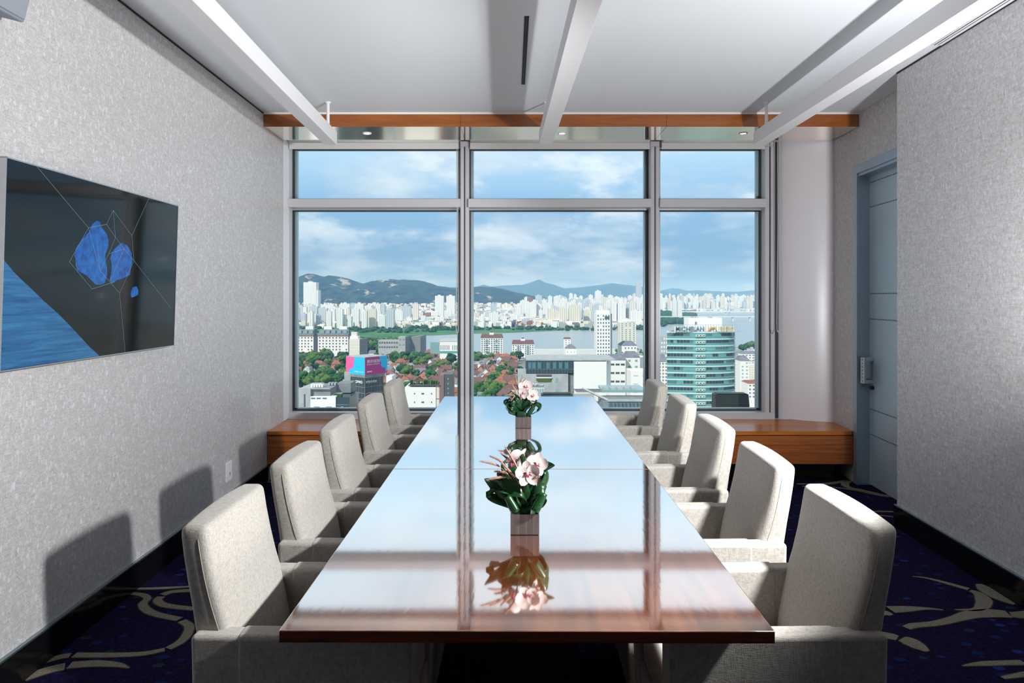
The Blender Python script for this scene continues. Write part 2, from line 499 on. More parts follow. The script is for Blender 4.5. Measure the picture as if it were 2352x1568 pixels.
swirl(zl([(412,1465),(300,1490),(150,1540)]), [.085,.085,.08])
swirl(zl([(1230,982),(1090,992),(1030,1012)]), [.05,.055,.06])
swirl(zl([(1022,1022),(1000,1048),(1050,1078),(1230,1100)]), [.055,.06,.06,.05])
swirl(zl([(860,972),(1000,970),(1230,957)]), [.03,.035,.03])
swirl(zl([(1690,290),(1790,310),(1900,320)]), [.03,.03,.03])
swirl(zr([(745,828),(850,842),(980,875),(1135,918)]), [.004,.02,.035,.04])
swirl(zr([(1145,928),(1205,950),(1240,990),(1230,1035),(1175,1062),(1035,1060)]), [.03,.06,.085,.07,.035,.004])
swirl(zr([(960,1062),(830,1052),(700,1055),(590,1060)]), [.004,.03,.07,.08])
swirl(zr([(598,1100),(560,1085),(480,1075)]), [.02,.06,.06])
swirl(zr([(700,1188),(760,1170),(900,1157),(1040,1125),(1150,1095),(1290,1085),(1415,1092)]), [.04,.05,.05,.06,.085,.10,.085])
swirl(zr([(1425,1092),(1500,1098),(1700,1080)]), [.06,.08,.09])
swirl(zr([(850,1352),(790,1318),(730,1285),(672,1262)]), [.02,.08,.10,.07])
swirl(zr([(640,1258),(590,1245),(500,1228)]), [.06,.07,.07])
swirl(zr([(1205,882),(1260,920),(1350,970),(1470,1020)]), [.03,.10,.11,.06])
swirl(zr([(1090,1452),(1250,1436),(1520,1428)]), [.004,.04,.045])
swirl(zr([(1370,1535),(1520,1512),(1600,1505)]), [.02,.04,.045])
swirl(zr([(-60,185),(60,186),(170,182),(310,158)]), [.03,.05,.06,.03])
swirl(zr([(320,160),(275,182),(300,210),(400,230),(540,262),(630,272)]), [.04,.07,.06,.035,.03,.025])
swirl(zr([(-20,203),(170,207),(350,230),(520,266),(640,280)]), [.025,.025,.025,.025,.02])
swirl(zr([(250,384),(440,378),(610,378)]), [.025,.025,.025])
swirl(zr([(250,392),(490,402),(610,415)]), [.02,.02,.02])
# --- ceiling
b = MB(); b.box(-2.6, 3.4, YB-TH, 7.1, CEIL, CEIL+0.2)
ceiling = struct(b, 'ceiling', M['ceiling'])
# --- walls
b = MB(); b.prism([(lw(YB), YB), (lw(YW), YW), (lw(YW)-TH, YW), (lw(YB)-TH, YB)][::-1], 0, CEIL)
struct(b, 'wall_left', M['wallpaper'], 'pale shell-textured wallpaper wall carrying the dark screen')
b = MB(); b.prism([(rw(YB), YB), (rw(YB)+0.9, YB), (rw(YC)+0.6, YC), (rw(YC), YC)], 0, CEIL)
struct(b, 'wall_right', M['wallpaper'], 'grey shell-textured wallpaper wall ending beside the door recess')
# recess wall around the door opening
DY0, DY1, DZ = 5.00, 5.965, 2.60
b = MB()
for (y0, y1, z0, z1) in ((YC-0.05, DY0, 0, CEIL), (DY1, 7.05, 0, CEIL), (DY0, DY1, DZ, CEIL)):
    b.prism([(rec(y0), y0), (rec(y0)+0.3, y0), (rec(y1)+0.3, y1), (rec(y1), y1)], z0, z1)
struct(b, 'wall_recess', M['wallpaper'], 'wallpapered recess wall around the steel door')
b = MB(); b.box(-2.6, 3.4, YB-TH, YB, 0, CEIL)
struct(b, 'wall_back', M['white_paint'])
b = MB(); b.box(-2.6, 3.4, 6.58, 7.05, 0, 0.425); b.box(-2.6, 3.4, 6.80, 7.05, 3.02, CEIL)
b.box(-2.6, -2.112, 6.452, 7.05, 0.425, 3.02); b.box(3.0, 3.4, 6.9, 7.05, 0.425, 3.02)
struct(b, 'wall_window', M['white_paint'], 'white spandrel and lintel of the window wall')
# shadow gap along the top of the side walls
b = MB(); b.prism([(lw(YB)+0.004, YB), (lw(YS)+0.004, YS), (lw(YS)-0.001, YS), (lw(YB)-0.001, YB)][::-1], CEIL-0.012, CEIL-0.001)
struct(b, 'trim_1', M['dark'], 'dark shadow gap where screen wall meets ceiling')
b = MB(); b.prism([(rw(YB)-0.004, YB), (rw(YB)+0.001, YB), (rw(YC)+0.001, YC), (rw(YC)-0.004, YC)], CEIL-0.012, CEIL-0.001)
struct(b, 'trim_2', M['dark'], 'dark shadow gap where recess-side wall meets ceiling')
# --- black baseboards in butt-jointed lengths with a metal cap line
def baseboard(name, fx, sgn, y0, y1, joints):
    root = None
    js = [y0]+joints+[y1]
    th, h = 0.016, 0.150
    for i in range(len(js)-1):
        a, c = js[i]+0.0008, js[i+1]-0.0008
        mb = MB(); q = [(fx(a), a), (fx(c), c), (fx(c)+sgn*th, c), (fx(a)+sgn*th, a)]
        mb.prism(q, 0.0, h-0.008)
        if root is None:
            root = struct(mb, name, M['black_base'])
        else:
            build(mb, 'base_stone', M['black_base'], root)
    mb = MB(); mb.prism([(fx(y0), y0), (fx(y1), y1), (fx(y1)+sgn*(th+.003), y1), (fx(y0)+sgn*(th+.003), y0)], h-0.008, h)
    build(mb, 'cap_strip', M['base_cap'], root)
baseboard('baseboard_left', lw, 1, YB, 5.98, [0.6, 2.05, 3.33, 4.7])
baseboard('baseboard_right', rw, -1, YB, YC+0.012, [0.9, 2.4, 3.80])
# --- soffit above the window
soff = None
xs = [lw(YS)+0.002, P(1058, 280, YS).x, P(1531, 280, YS).x, rec(YS)-0.002]
for i in range(3):
    x0, x1 = xs[i]+0.0012, xs[i+1]-0.0012
    b = MB(); b.box(x0, x1, YS, 6.405, SOF, 3.066)
    if soff is None:
        soff = struct(b, 'trim_3', M['soffit'], 'orange veneered soffit with downlights over the window')
    else:
        build(b, 'soffit_panel', M['soffit'], soff)
b = MB(); b.box(lw(YS), rec(YS), YS-0.004, 6.58, 3.066, CEIL)
build(b, 'cornice_strip', M['white_paint'], soff)
# recessed downlights
for i, (px, lab) in enumerate(((843, 'round recessed downlight in soffit on the screen-wall side'), (1291, 'round recessed downlight in soffit beside the middle light bar'), (1707, 'round recessed downlight in soffit by the column-side light bar'))):
    c = PZ(px, 306, SOF)
    d = thing('downlight', lab, 'light', (c.x, c.y, SOF), 0, 'soffit downlights')
    mb = MB(); mb.lathe([(0.026, -0.0005), (0.030, -0.006), (0.0375, -0.005), (0.039, 0.0)], (0, 0, 0), 28)
    build(mb, 'trim_ring', M['white_paint'], d, smooth=True)
    mb = MB(); mb.lathe([(0.0262, -0.001), (0.012, -0.0035), (0.0005, -0.004)], (0, 0, 0), 28)
    build(mb, 'lens', M['lamp_glow'], d, smooth=True)
# --- window frames
kf = YF/F
def fx(px): return (px-CX)*kf
zs0, zs1 = 0.425, 3.0
wall_f = None
def fr(name, x0, x1, y0, y1, z0, z1, mt='frame', parent=None):
    b = MB(); b.box(x0, x1, y0, y1, z0, z1)
    return build(b, name, M[mt], parent, bevel=0.002, seg=1)
XJ0, XJ1 = -2.112, fx(664)
XM1a, XM1b = fx(1057), fx(1077)
XM2a, XM2b = fx(1494), fx(1515)
XR0, XR1 = fx(1757), fx(1780)
bays = [(XJ1, XM1a), (XM1b, XM2a), (XM2b, XR0)]
ZT0, ZT1 = 2.384, 2.462
wins = []
labs = ('window bay beside the screen wall', 'middle window bay facing the table', 'narrow window bay beside the white column')
for i, (x0, x1) in enumerate(bays):
    b = MB(); b.box(x0, x1, YF-0.01, YG+0.08, 0.425, 0.486)
    w = struct(b, 'window_%d' % (i+1), M['frame'], labs[i], bevel=0.002, seg=1)
    wins.append(w)
    # head
    fr('head_rail', x0, x1, YF+0.05, YG+0.08, 2.95, 3.02, 'frame', w)
    # transom: proud front bar plus glazing rebate
    fr('transom', x0-0.004, x1+0.004, YF-0.045, YG-0.03, ZT0, ZT1, 'frame', w)
    fr('transom_rebate', x0, x1, YG-0.03, YG+0.06, ZT0-0.012, ZT1+0.006, 'frame_bead', w)
    for (z0, z1) in ((0.486, ZT0-0.012), (ZT1+0.006, 2.95)):
        g = 0.010; bd = 0.026
        fr('gasket', x0, x0+g, YG-0.03, YG+0.04, z0, z1, 'gasket', w)
        fr('gasket', x1-g, x1, YG-0.03, YG+0.04, z0, z1, 'gasket', w)
        fr('gasket', x0, x1, YG-0.03, YG+0.04, z0, z0+0.010, 'gasket', w)
        fr('gasket', x0, x1, YG-0.03, YG+0.04, z1-0.008, z1, 'gasket', w)
        fr('bead', x0+g, x0+g+bd, YG+0.01, YG+0.05, z0+0.01, z1-0.008, 'frame_bead', w)
        fr('bead', x1-g-bd, x1-g, YG+0.01, YG+0.05, z0+0.01, z1-0.008, 'frame_bead', w)
        fr('bead', x0+g, x1-g, YG+0.01, YG+0.05, z0+0.01, z0+0.022, 'frame_bead', w)
        b = MB(); b.box(x0+g, x1-g, YG+0.002, YG+0.008, z0+0.01, z1-0.008)
        build(b, 'pane', M['glass'], w)
# mullions and jambs
def mullion(n, x0, x1, lab, ridge=True):
    b = MB(); b.box(x0, x1, YF, YG+0.08, zs0, zs1)
    o = struct(b, n, M['frame'], lab, bevel=0.002, seg=1)
    if ridge:
        xm = (x0+x1)/2
        fr('joint_groove', xm-0.006, xm+0.006, YF-0.0015, YF+0.004, zs0+0.06, zs1-0.05, 'gasket', o)
        fr('cover_strip', x0+0.004, xm-0.010, YF-0.006, YF+0.002, zs0+0.06, zs1-0.05, 'frame', o)
        fr('cover_strip', xm+0.010, x1-0.004, YF-0.006, YF+0.002, zs0+0.06, zs1-0.05, 'frame', o)
    return o
mullion('trim_4', XJ0+0.03, XJ1, 'white window jamb at the screen wall', False)
mullion('trim_5', XM1a, XM1b, 'window mullion between screen-side and middle bays')
mullion('trim_6', XM2a, XM2b, 'window mullion between middle and column-side bays')
mullion('trim_7', XR0, XR1, 'window jamb beside the white column')
b = MB(); b.prism([(lw(YW)-0.0, YW-0.01), (lw(YW), YW), (XJ0+0.045, YF), (XJ0+0.03, YF+0.02), (lw(YW)-0.04, YW)][::-1], zs0+0.01, zs1)
struct(b, 'trim_8', M['white_paint'], 'white reveal strip between screen wall and window')
b = MB(); b.box(XR1, XR1+0.05, YF+0.05, YG+0.08, zs0, zs1)
struct(b, 'trim_9', M['gasket'], 'dark gap between window jamb and column')
# --- round white column in the corner
b = MB(); ccx, ccy, cr = 2.955, 6.985, 0.555
b.prism([(ccx+cr*math.cos(math.radians(a)), ccy+cr*math.sin(math.radians(a))) for a in range(170, 301, 3)]+[(3.3, 6.6), (3.3, 7.04), (2.5, 7.04)], zs0, CEIL)
col_o = struct(b, 'column', M['column'], 'round white column between window and recess wall', smooth=False)
for p_ in col_o.data.polygons: p_.use_smooth = abs(p_.normal.z) < 0.5
col_o.data.set_sharp_from_angle(angle=math.radians(30))
# --- roller blinds packed up behind the soffit
for i, (x0, x1) in enumerate(bays):
    d = thing('roller_blind', ('raised roller blind over the bay beside the screen wall', 'raised roller blind over the middle bay', 'raised roller blind over the bay beside the column')[i], 'blind', ((x0+x1)/2, 6.53, 2.95), 0, 'raised roller blinds')
    h = (x1-x0)/2
    mb = MB(); mb.tube([(-h+0.02, 0.03, 0.055), (h-0.02, 0.03, 0.055)], 0.033, 14); build(mb, 'roll', M['blind'], d, smooth=True)
    mb = MB(); mb.box(-h+0.012, h-0.012, 0.052, 0.062, -0.030, 0.055); build(mb, 'hem_bar', M['blind'], d, bevel=0.002, seg=1)
    mb = MB(); mb.box(-h+0.004, h-0.004, -0.02, 0.085, 0.085, 0.105); build(mb, 'cassette', M['steel_frame'], d)
def cord(lab, px0, px1, pyb, Y):
    a = P(px0, 330, Y); c = P(px1, 330, Y); bt = P((px0+px1)/2, pyb, Y)
    pts = [Vector((a.x, Y, 2.95)), Vector((a.x+.003, Y, 2.2)), Vector((a.x-.006, Y, bt.z+0.12)), Vector((a.x+0.006, Y, bt.z+0.03)), Vector((bt.x, Y, bt.z)), Vector((c.x-.004, Y, bt.z+0.03)), Vector((c.x+.004, Y, bt.z+0.12)), Vector((c.x, Y, 2.2)), Vector((c.x, Y, 2.95))]
    mb = MB(); mb.tube(spline(pts, 6), 0.0035, 6)
    tag(build(mb, 'blind_cord', M['cord'], smooth=True), lab, 'cord', 'blind pull cords')
cord('looped beige blind cord hanging in front of the white column', 1786, 1795, 768, 6.40)
cord('thin blind cord loop hanging beside the screen-side mullion', 1049, 1052, 770, 6.60)
# --- window bench
bx0, bx1 = lw(5.99)+0.003, rec(5.99)-0.004
bench = thing('window_bench', 'long orange oak window bench with black recessed plinth under the window', 'bench', (0.4, 6.3, 0))
def wl(o): return [(x-0.4, y-6.3) for x, y in o]
top = [(bx0, 5.99), (bx1-0.02, 5.99), (bx1, 6.01), (rec(6.3)-0.004, 6.3), (rec(6.58)-0.004, 6.58), (bx0-0.012, 6.58)]
b = MB(); b.prism(wl(top), 0.397, 0.431); build(b, 'bench_top', M['bench_top'], bench, bevel=0.003, seg=2)
jx = [bx0, -0.62, 1.12, bx1-0.006]
for i in range(3):
    b = MB(); b.box(jx[i]+0.0015-0.4, jx[i+1]-0.0015-0.4, 5.996-6.3, 6.02-6.3, 0.154, 0.391)
    build(b, 'front_panel', M['bench'], bench, bevel=0.002, seg=1)
b = MB(); b.box(bx0-0.4, bx1-0.006-0.4, 6.02-6.3, 6.57-6.3, 0.154, 0.391); build(b, 'carcass', M['dark'], bench)
b = MB(); b.box(bx0+0.0-0.4, bx1-0.12-0.4, 6.09-6.3, 6.5-6.3, 0.0, 0.154); build(b, 'plinth', M['black_base'], bench)
# --- steel door in the recess
dx = 0.095
fd = MB(); y0, y1 = DY0+0.035, DY1-0.035
fd.prism([(rec(y0)+dx, y0), (rec(y0)+dx+0.05, y0), (rec(y1)+dx+0.05, y1), (rec(y1)+dx, y1)], 0.008, DZ-0.04)
door = struct(fd, 'door_1', M['steel'], 'blue-grey steel door with dotted perforation lines in the recess')
def fstrip(name, y0, y1, z0, z1, d0, d1, mt='steel_frame'):
    mb = MB(); mb.prism([(rec(y0)+d0, y0), (rec(y0)+d1, y0), (rec(y1)+d1, y1), (rec(y1)+d0, y1)], z0, z1)
    return build(mb, name, M[mt], door, bevel=0.0015, seg=1)
fstrip('door_frame', DY1-0.045, DY1+0.025, 0, DZ+0.05, -0.012, 0.0)
fstrip('door_frame', DY0-0.025, DY0+0.045, 0, DZ+0.05, -0.012, 0.0)
fstrip('door_frame', DY0-0.025, DY1+0.025, DZ-0.02, DZ+0.05, -0.0125, 0.0)
fstrip('frame_reveal', DY1-0.045, DY1-0.002, 0, DZ-0.005, 0.0, dx+0.06)
fstrip('frame_reveal', DY0+0.002, DY0+0.045, 0, DZ-0.005, 0.0, dx+0.06)
fstrip('frame_reveal', DY0, DY1, DZ-0.045, DZ-0.003, 0.0, dx+0.06)
for zrow in (2.502, 2.30, 1.585, 1.376, 0.632, 0.423):
    mb = MB(); y = DY1-0.06
    while y > DY0+0.06:
        cxp = rec(y)+dx-0.0012
        mb.extr([(cxp, y+0.0055*math.cos(a*math.pi/4), zrow+0.0055*math.sin(a*math.pi/4)) for a in range(8)], (0.002, 0, 0))
        y -= 0.024
    build(mb, 'perforation_row', M['dark'], door, kind='stuff')
hz0, hz1, hy = 1.56-(878-681)*0.00361, 1.56-(819-681)*0.00361, 5.895
hx = rec(hy)+dx
mb = MB()
mb.box(hx-0.085, hx, hy-0.055, hy-0.035, hz1-0.03, hz1); mb.box(hx-0.085, hx, hy-0.055, hy-0.035, hz0, hz0+0.03)
build(mb, 'handle_arm', M['chrome'], door, bevel=0.002, seg=1)
mb = MB(); mb.box(hx-0.092, hx-0.080, hy-0.075, hy-0.01, hz0, hz1); build(mb, 'handle_plate', M['chrome'], door, bevel=0.002, seg=1)
mb = MB(); mb.box(hx-0.082, hx-0.004, hy-0.014, hy-0.004, hz0, hz1); hp = build(mb, 'handle_side', M['chrome'], door, bevel=0.002, seg=1)
for q in range(7):
    zc = hz0+0.02+q*(hz1-hz0-0.04)/6
    mb = MB(); mb.tube([(hx-0.0935, hy-0.042, zc), (hx-0.0915, hy-0.042, zc)], 0.004, 8); build(mb, 'rivet', M['dark'], door)
mb = MB(); mb.tube([(hx-0.03, hy-0.045, hz0-0.035), (hx, hy-0.045, hz0-0.035)], 0.016, 14); build(mb, 'lock_cylinder', M['gasket'], door, smooth=False)
# --- suspended linear light bars
def light_bar(lab, xl, xr, slope, polex):
    zb, hh, Ye, Y0 = 2.782, 0.103, 5.75, 0.6
    d = thing('light_bar', lab, 'light', ((xl+xr)/2, Ye, zb), 0, 'suspended light bars')
    w = (xr-xl)/2
    L = Ye-Y0
    mb = MB(); q = [(-w, 0), (w, 0), (w-slope*L*1.0, -L), (-w-slope*L*1.0, -L)]
    mb.prism(q[::-1], 0, hh); build(mb, 'housing', M['white_paint'], d, bevel=0.0015, seg=1)
    for yy in (5.584, 2.3):
        px_ = -slope*(Ye-yy)+ (polex-(xl+xr)/2 + slope*(Ye-5.584) if True else 0)
        mb = MB(); mb.tube([(px_, yy-Ye, hh), (px_, yy-Ye, CEIL-zb)], 0.0125, 14); build(mb, 'suspension_rod', M['white_paint'], d, smooth=False)
        mb = MB(); mb.lathe([(0.0, -0.012), (0.019, -0.010), (0.023, -0.002), (0.023, 0.0)], (px_, yy-Ye, CEIL-zb), 18); build(mb, 'ceiling_rose', M['white_paint'], d, smooth=True)
light_bar('white suspended light bar running along the screen wall', -1.510, -1.410, -0.033, -1.439)
light_bar('white suspended light bar above the middle of the table', 0.217, 0.324, -0.0177, 0.268)
light_bar('white suspended light bar on the door side of the room', 1.944, 2.045, 0.0067, 1.990)
# --- slot diffusers in the ceiling
mb = MB(); mb.prism([(0.0715, 5.108), (0.0665, 5.108), (0.0725, 3.871), (0.0775, 3.871)], CEIL-0.003, CEIL)
s = thing('slot_diffuser', 'narrow black air slot in the ceiling beside middle light bar', 'vent', (0.08, 4.49, CEIL))
def sl(x0, x1, y0, y1, z0, z1, n, mt):
    mb = MB(); mb.box(x0, x1, y0, y1, z0, z1); build(mb, n, M[mt], s)
sl(-0.011, 0.011, -0.62, 0.62, -0.002, 0.0, 'slot', 'dark')
sl(-0.013, -0.010, -0.622, 0.622, -0.004, 0.0, 'slot_edge', 'gasket')
sl(0.010, 0.013, -0.622, 0.622, -0.004, 0.0, 'slot_edge', 'gasket')
sl(-0.002, 0.002, -0.62, 0.62, -0.006, 0.0, 'blade', 'gasket')
s = thing('wall_slot_diffuser', 'white linear air diffuser in the ceiling along recess-side wall', 'vent', (rw(3.2)-0.035, 3.2, CEIL), -0.0336)
sl(-0.030, 0.030, -1.1, 1.11, -0.006, 0.0, 'diffuser_frame', 'white_paint')
sl(-0.020, -0.014, -1.1, 1.10, -0.0075, 0.0, 'slot', 'gasket')
sl(0.002, 0.006, -1.1, 1.10, -0.0075, 0.0, 'slot', 'gasket')
# --- exterior ledge and facade floodlight boxes just outside the glass
b = MB(); b.box(-2.6, 3.4, 7.05, 7.55, 0.30, 0.37)
struct(b, 'trim_10', M['frame_bead'], 'metal ledge outside the window')
M['flood'] = mat('floodlight_metal', (0.06, 0.072, 0.068), 0.4, metal=0.2)
for px0, px1, lab in ((838, 912, 'dark metal floodlight box outside the screen-side bay'), (1244, 1316, 'dark metal floodlight box outside the middle bay'), (1645, 1722, 'dark metal floodlight box outside the column-side bay')):
    a = P(px0, 906, 7.3); c = P(px1, 906, 7.3); w = (c.x-a.x)/2
    d = thing('floodlight_box', lab, 'light', ((a.x+c.x)/2, 7.3, 0.37), 0, 'facade floodlight boxes')
    zt = a.z-0.37
    mb = MB(); pr = [(-w, 0.0, 0.0), (-w, 0.0, zt*0.45), (-w, 0.03, zt), (-w, 0.16, zt), (-w, 0.18, 0.0)]
    mb.extr(pr, (2*w, 0, 0)); build(mb, 'housing', M['flood'], d, bevel=0.006, seg=2)
    mb = MB(); mb.box(-w+0.02, w-0.02, 0.03, 0.15, zt, zt+0.006); build(mb, 'lens', M['gasket'], d)
# --- wall-mounted screen
M['screen_black'] = mat('screen_black', (0.007, 0.009, 0.009), 0.06, spec=0.3)
M['bezel'] = mat('screen_bezel', (0.55, 0.56, 0.58), 0.25, metal=0.8)
yA, yB = 2.693, 4.147
SH = 0.815
sx = lw((yA+yB)/2)+0.030
# local frame: u along the wall (towards the window), v up, w off the wall
uu = Vector((-0.020, 1, 0)).normalized(); ww0 = Vector((1, 0.020, 0)).normalized()
tilt = math.radians(1.75)
vv = (Vector((0, 0, 1))*math.cos(tilt) + ww0*math.sin(tilt)); ww = uu.cross(vv)
tv = thing('wall_screen', 'large flat screen with blue rocks and blue planet on black, mounted on wallpaper', 'screen')
tv.matrix_world = Matrix(((uu.x, vv.x, ww.x, sx), (uu.y, vv.y, ww.y, (yA+yB)/2), (uu.z, vv.z, ww.z, 1.275), (0, 0, 0, 1)))
TW = (yB-yA)/2/uu.y
mb = MB(); mb.box(-TW+0.004, TW-0.004, 0.004, SH-0.004, 0.0, 0.026); build(mb, 'panel', M['screen_black'], tv)
for (x0, x1, y0, y1) in ((-TW, TW, 0, 0.005), (-TW, TW, SH-0.005, SH), (-TW, -TW+0.005, 0, SH), (TW-0.005, TW, 0, SH)):
    mb = MB(); mb.box(x0, x1, y0, y1, -0.002, 0.028); build(mb, 'bezel', M['bezel'], tv)
mb = MB(); mb.box(-0.35, 0.35, 0.2, 0.6, -0.045, 0.0); build(mb, 'wall_bracket', M['dark'], tv)
def mat_screen(name, c0, c1, sc, es):
    m = mat(name, c0, 0.12, spec=0.5); t = m.node_tree
    v = coords(t, 'Object', sc, (0, 0, 0.75))
    nz = N(t, 'ShaderNodeTexNoise', Scale=1.0, Detail=6.0, Roughness=0.65, Distortion=0.5); t.links.new(v, nz.inputs['Vector'])
    r = ramp(t, [(0.32, c0), (0.68, c1)], nz.outputs['Fac'])
    t.links.new(r.outputs[0], bsdf(m).inputs['Base Color']); t.links.new(r.outputs[0], bsdf(m).inputs['Emission Color'])
    bsdf(m).inputs['Emission Strength'].default_value = es
    return m
M['scr_rock'] = mat_screen('screen_rock_blue', (0.001, 0.032, 0.19), (0.004, 0.13, 0.50), (26, 26, 26), 0.10)
M['scr_planet'] = mat_screen('screen_planet_blue', (0.003, 0.06, 0.20), (0.03, 0.17, 0.36), (3, 60, 3), 0.08)
M['scr_line'] = mat('screen_line', (0.10, 0.14, 0.15), 0.2, emit=(0.25, 0.33, 0.35), emit_s=0.35)
# picture coordinates measured on the photographed panel: homography by wall geometry
inv = tv.matrix_world.inverted()
def scr(px, py):
    d = Vector(((px-CX)/F, 1, -(py-HY)/F)); o = Vector((0, 0, E))
    # intersect with plane w = 0.027
    n = ww; p0 = tv.matrix_world @ Vector((0, 0, 0.0265))
    tt = (p0-o).dot(n)/d.dot(n)
    q = inv @ (o+d*tt)
    return (max(-TW+0.006, min(TW-0.006, q.x)), max(0.006, min(SH-0.006, q.y)))
def zt_(l): return [scr(x/2.6125, 300+y/2.6133) for x, y in l]
def sheet(name, l, mt, z=0.0262):
    pts = zt_(l)
    mb = MB(); mb.extr([(x, y, z) for x, y in pts], (0, 0, 0.0006)); return build(mb, name, M[mt], tv)
sheet('picture_planet', [(-40,740),(0,773),(80,845),(130,895),(200,960),(260,1020),(340,1090),(420,1170),(480,1235),(540,1300),(597,1352),(-40,1480)], 'scr_planet')
sheet('picture_rock', [(580,540),(600,545),(612,585),(640,620),(652,660),(648,700),(632,740),(632,780),(643,825),(642,865),(628,915),(600,926),(572,922),(545,895),(520,870),(495,855),(465,840),(452,810),(455,775),(445,745),(455,705),(490,655),(530,610),(555,560)], 'scr_rock')
sheet('picture_rock', [(730,670),(765,690),(790,735),(795,780),(785,820),(780,865),(740,885),(705,895),(672,916),(656,895),(668,840),(668,800),(660,765),(670,730),(700,695)], 'scr_rock')
sheet('picture_rock', [(795,940),(818,934),(830,955),(828,985),(808,995),(788,1002),(782,985),(788,960)], 'scr_rock')
def pline(l, w=0.0008):
    pts = zt_(l)
    for a, c in zip(pts[:-1], pts[1:]):
        A, C = Vector((*a, 0)), Vector((*c, 0)); d = (C-A)
        if d.length < 1e-4: continue
        s_ = Vector((-d.y, d.x, 0)).normalized()*w
        mb = MB(); mb.extr([A-s_+Vector((0,0,.0268)), C-s_+Vector((0,0,.0268)), C+s_+Vector((0,0,.0268)), A+s_+Vector((0,0,.0268))], (0, 0, 0.0004))
        build(mb, 'picture_line', M['scr_line'], tv)
pline([(222,190),(530,583),(600,840),(717,975),(750,1330)])
pline([(530,583),(415,787),(552,950),(690,905)])
pline([(530,583),(638,562),(678,478),(692,640),(652,738)])
pline([(678,478),(790,630),(803,780),(1022,1062)])
pline([(790,630),(893,405)])
pline([(638,562),(692,640),(745,710),(803,780),(717,975)])
pline([(580,660),(600,840),(652,738),(745,710),(690,830),(660,905)])
# --- wall socket plate
oy = 5.13
ob = thing('wall_socket', 'white double wall socket low on the wallpaper near the window bench', 'socket', (lw(oy), oy, 0.37), 0)
Y0_ = 1.937/((1176-518)/F-0.020); Y1_ = 1.937/((1176-530)/F-0.020)
za, zb_ = P(524, 1104, (Y0_+Y1_)/2).z, P(524, 1060, (Y0_+Y1_)/2).z
ob.location = (lw((Y0_+Y1_)/2), (Y0_+Y1_)/2, (za+zb_)/2)
hw, hh_ = (Y1_-Y0_)/2, (zb_-za)/2
mb = MB(); mb.box(0, 0.010, -hw, hw, -hh_, hh_); build(mb, 'plate', M['white_paint'], ob, bevel=0.003, seg=2)
mb = MB(); mb.box(0.010, 0.0125, -hw*0.45, hw*0.45, -hh_*0.5, hh_*0.5); build(mb, 'insert', M['white_paint'], ob, bevel=0.001, seg=1)
mb = MB(); mb.box(0.0125, 0.013, -hw*0.1, hw*0.1, -hh_*0.4, -hh_*0.1); build(mb, 'slot', M['gasket'], ob)
# --- small tilted loudspeaker high on the screen wall (only its lower corner is in view)
M['speaker'] = mat('speaker_grey', (0.30, 0.33, 0.38), 0.6)
sp = thing('wall_speaker', 'grey tilted loudspeaker high on the screen wall', 'speaker', (lw(2.65)+0.004, 2.65, 2.785), 0)
R_ = Matrix.Rotation(math.radians(14), 4, 'Y')
mb = MB(); mb.box(0.02, 0.14, -0.11, 0.11, -0.14, 0.16, R_); build(mb, 'cabinet', M['speaker'], sp, bevel=0.008, seg=2)
mb = MB(); mb.box(0.141, 0.147, -0.10, 0.10, -0.13, 0.15, R_); build(mb, 'grille', M['speaker'], sp, bevel=0.003, seg=1)
mb = MB(); mb.box(-0.004, 0.05, -0.03, 0.03, -0.04, 0.04); build(mb, 'bracket', M['gasket'], sp)
# ================================================================ TABLE
M['table'] = None
m = bpy.data.materials.new('table_lacquer'); m.use_nodes = True; t = m.node_tree; t.nodes.clear()
v = coords(t, 'Object', (16, 1.1, 16))
nz = N(t, 'ShaderNodeTexNoise', Scale=1.6, Detail=6.0, Distortion=0.5); t.links.new(v, nz.inputs['Vector'])
r_ = ramp(t, [(0.32, (0.16, 0.036, 0.009)), (0.5, (0.30, 0.075, 0.018)), (0.68, (0.42, 0.125, 0.036))], nz.outputs['Fac'])
df = N(t, 'ShaderNodeBsdfDiffuse'); t.links.new(r_.outputs[0], df.inputs[0])
gl = N(t, 'ShaderNodeBsdfGlossy'); gl.inputs['Roughness'].default_value = 0.05
gl.inputs[0].default_value = (1, 1, 1, 1)
# thick polished lacquer: strong reflection that grows towards grazing view
lw_n = N(t, 'ShaderNodeFresnel'); lw_n.inputs[0].default_value = 2.6
b1 = N(t, 'ShaderNodeTexNoise', Scale=1.0, Detail=3.0); t.links.new(coords(t, 'Object', (90, 16, 1)), b1.inputs['Vector'])
bp = N(t, 'ShaderNodeBump', Strength=0.02, Distance=0.002); t.links.new(b1.outputs['Fac'], bp.inputs['Height'])
for n_ in (df, gl, lw_n): t.links.new(bp.outputs[0], n_.inputs['Normal'])
mx = N(t, 'ShaderNodeMixShader'); out = N(t, 'ShaderNodeOutputMaterial')
fac = math_n(t, 'MAXIMUM', math_n(t, 'MINIMUM', math_n(t, 'MULTIPLY', lw_n.outputs[0], 3.0), 0.965), 0.6)
t.links.new(fac, mx.inputs[0]); t.links.new(df.outputs[0], mx.inputs[1]); t.links.new(gl.outputs[0], mx.inputs[2]); t.links.new(mx.outputs[0], out.inputs[0])
M['table'] = m
M['table_edge'] = mat_wood('table_edge_wood', (0.085, 0.018, 0.008), (0.19, 0.042, 0.018), (0.28, 0.07, 0.03), (1.5, 1.5, 50), 0.35, 0.3, 0.15)
TZ = 0.7525
ty0, ty1, ym = 1.724, 5.783, 3.344
tbl = thing('conference_table', 'long glossy red-brown conference table with a seam across the top', 'table', (0.044, (ty0+ty1)/2, 0), -0.0042)
hl = (ty1-ty0)/2; ymL = ym-(ty0+ty1)/2
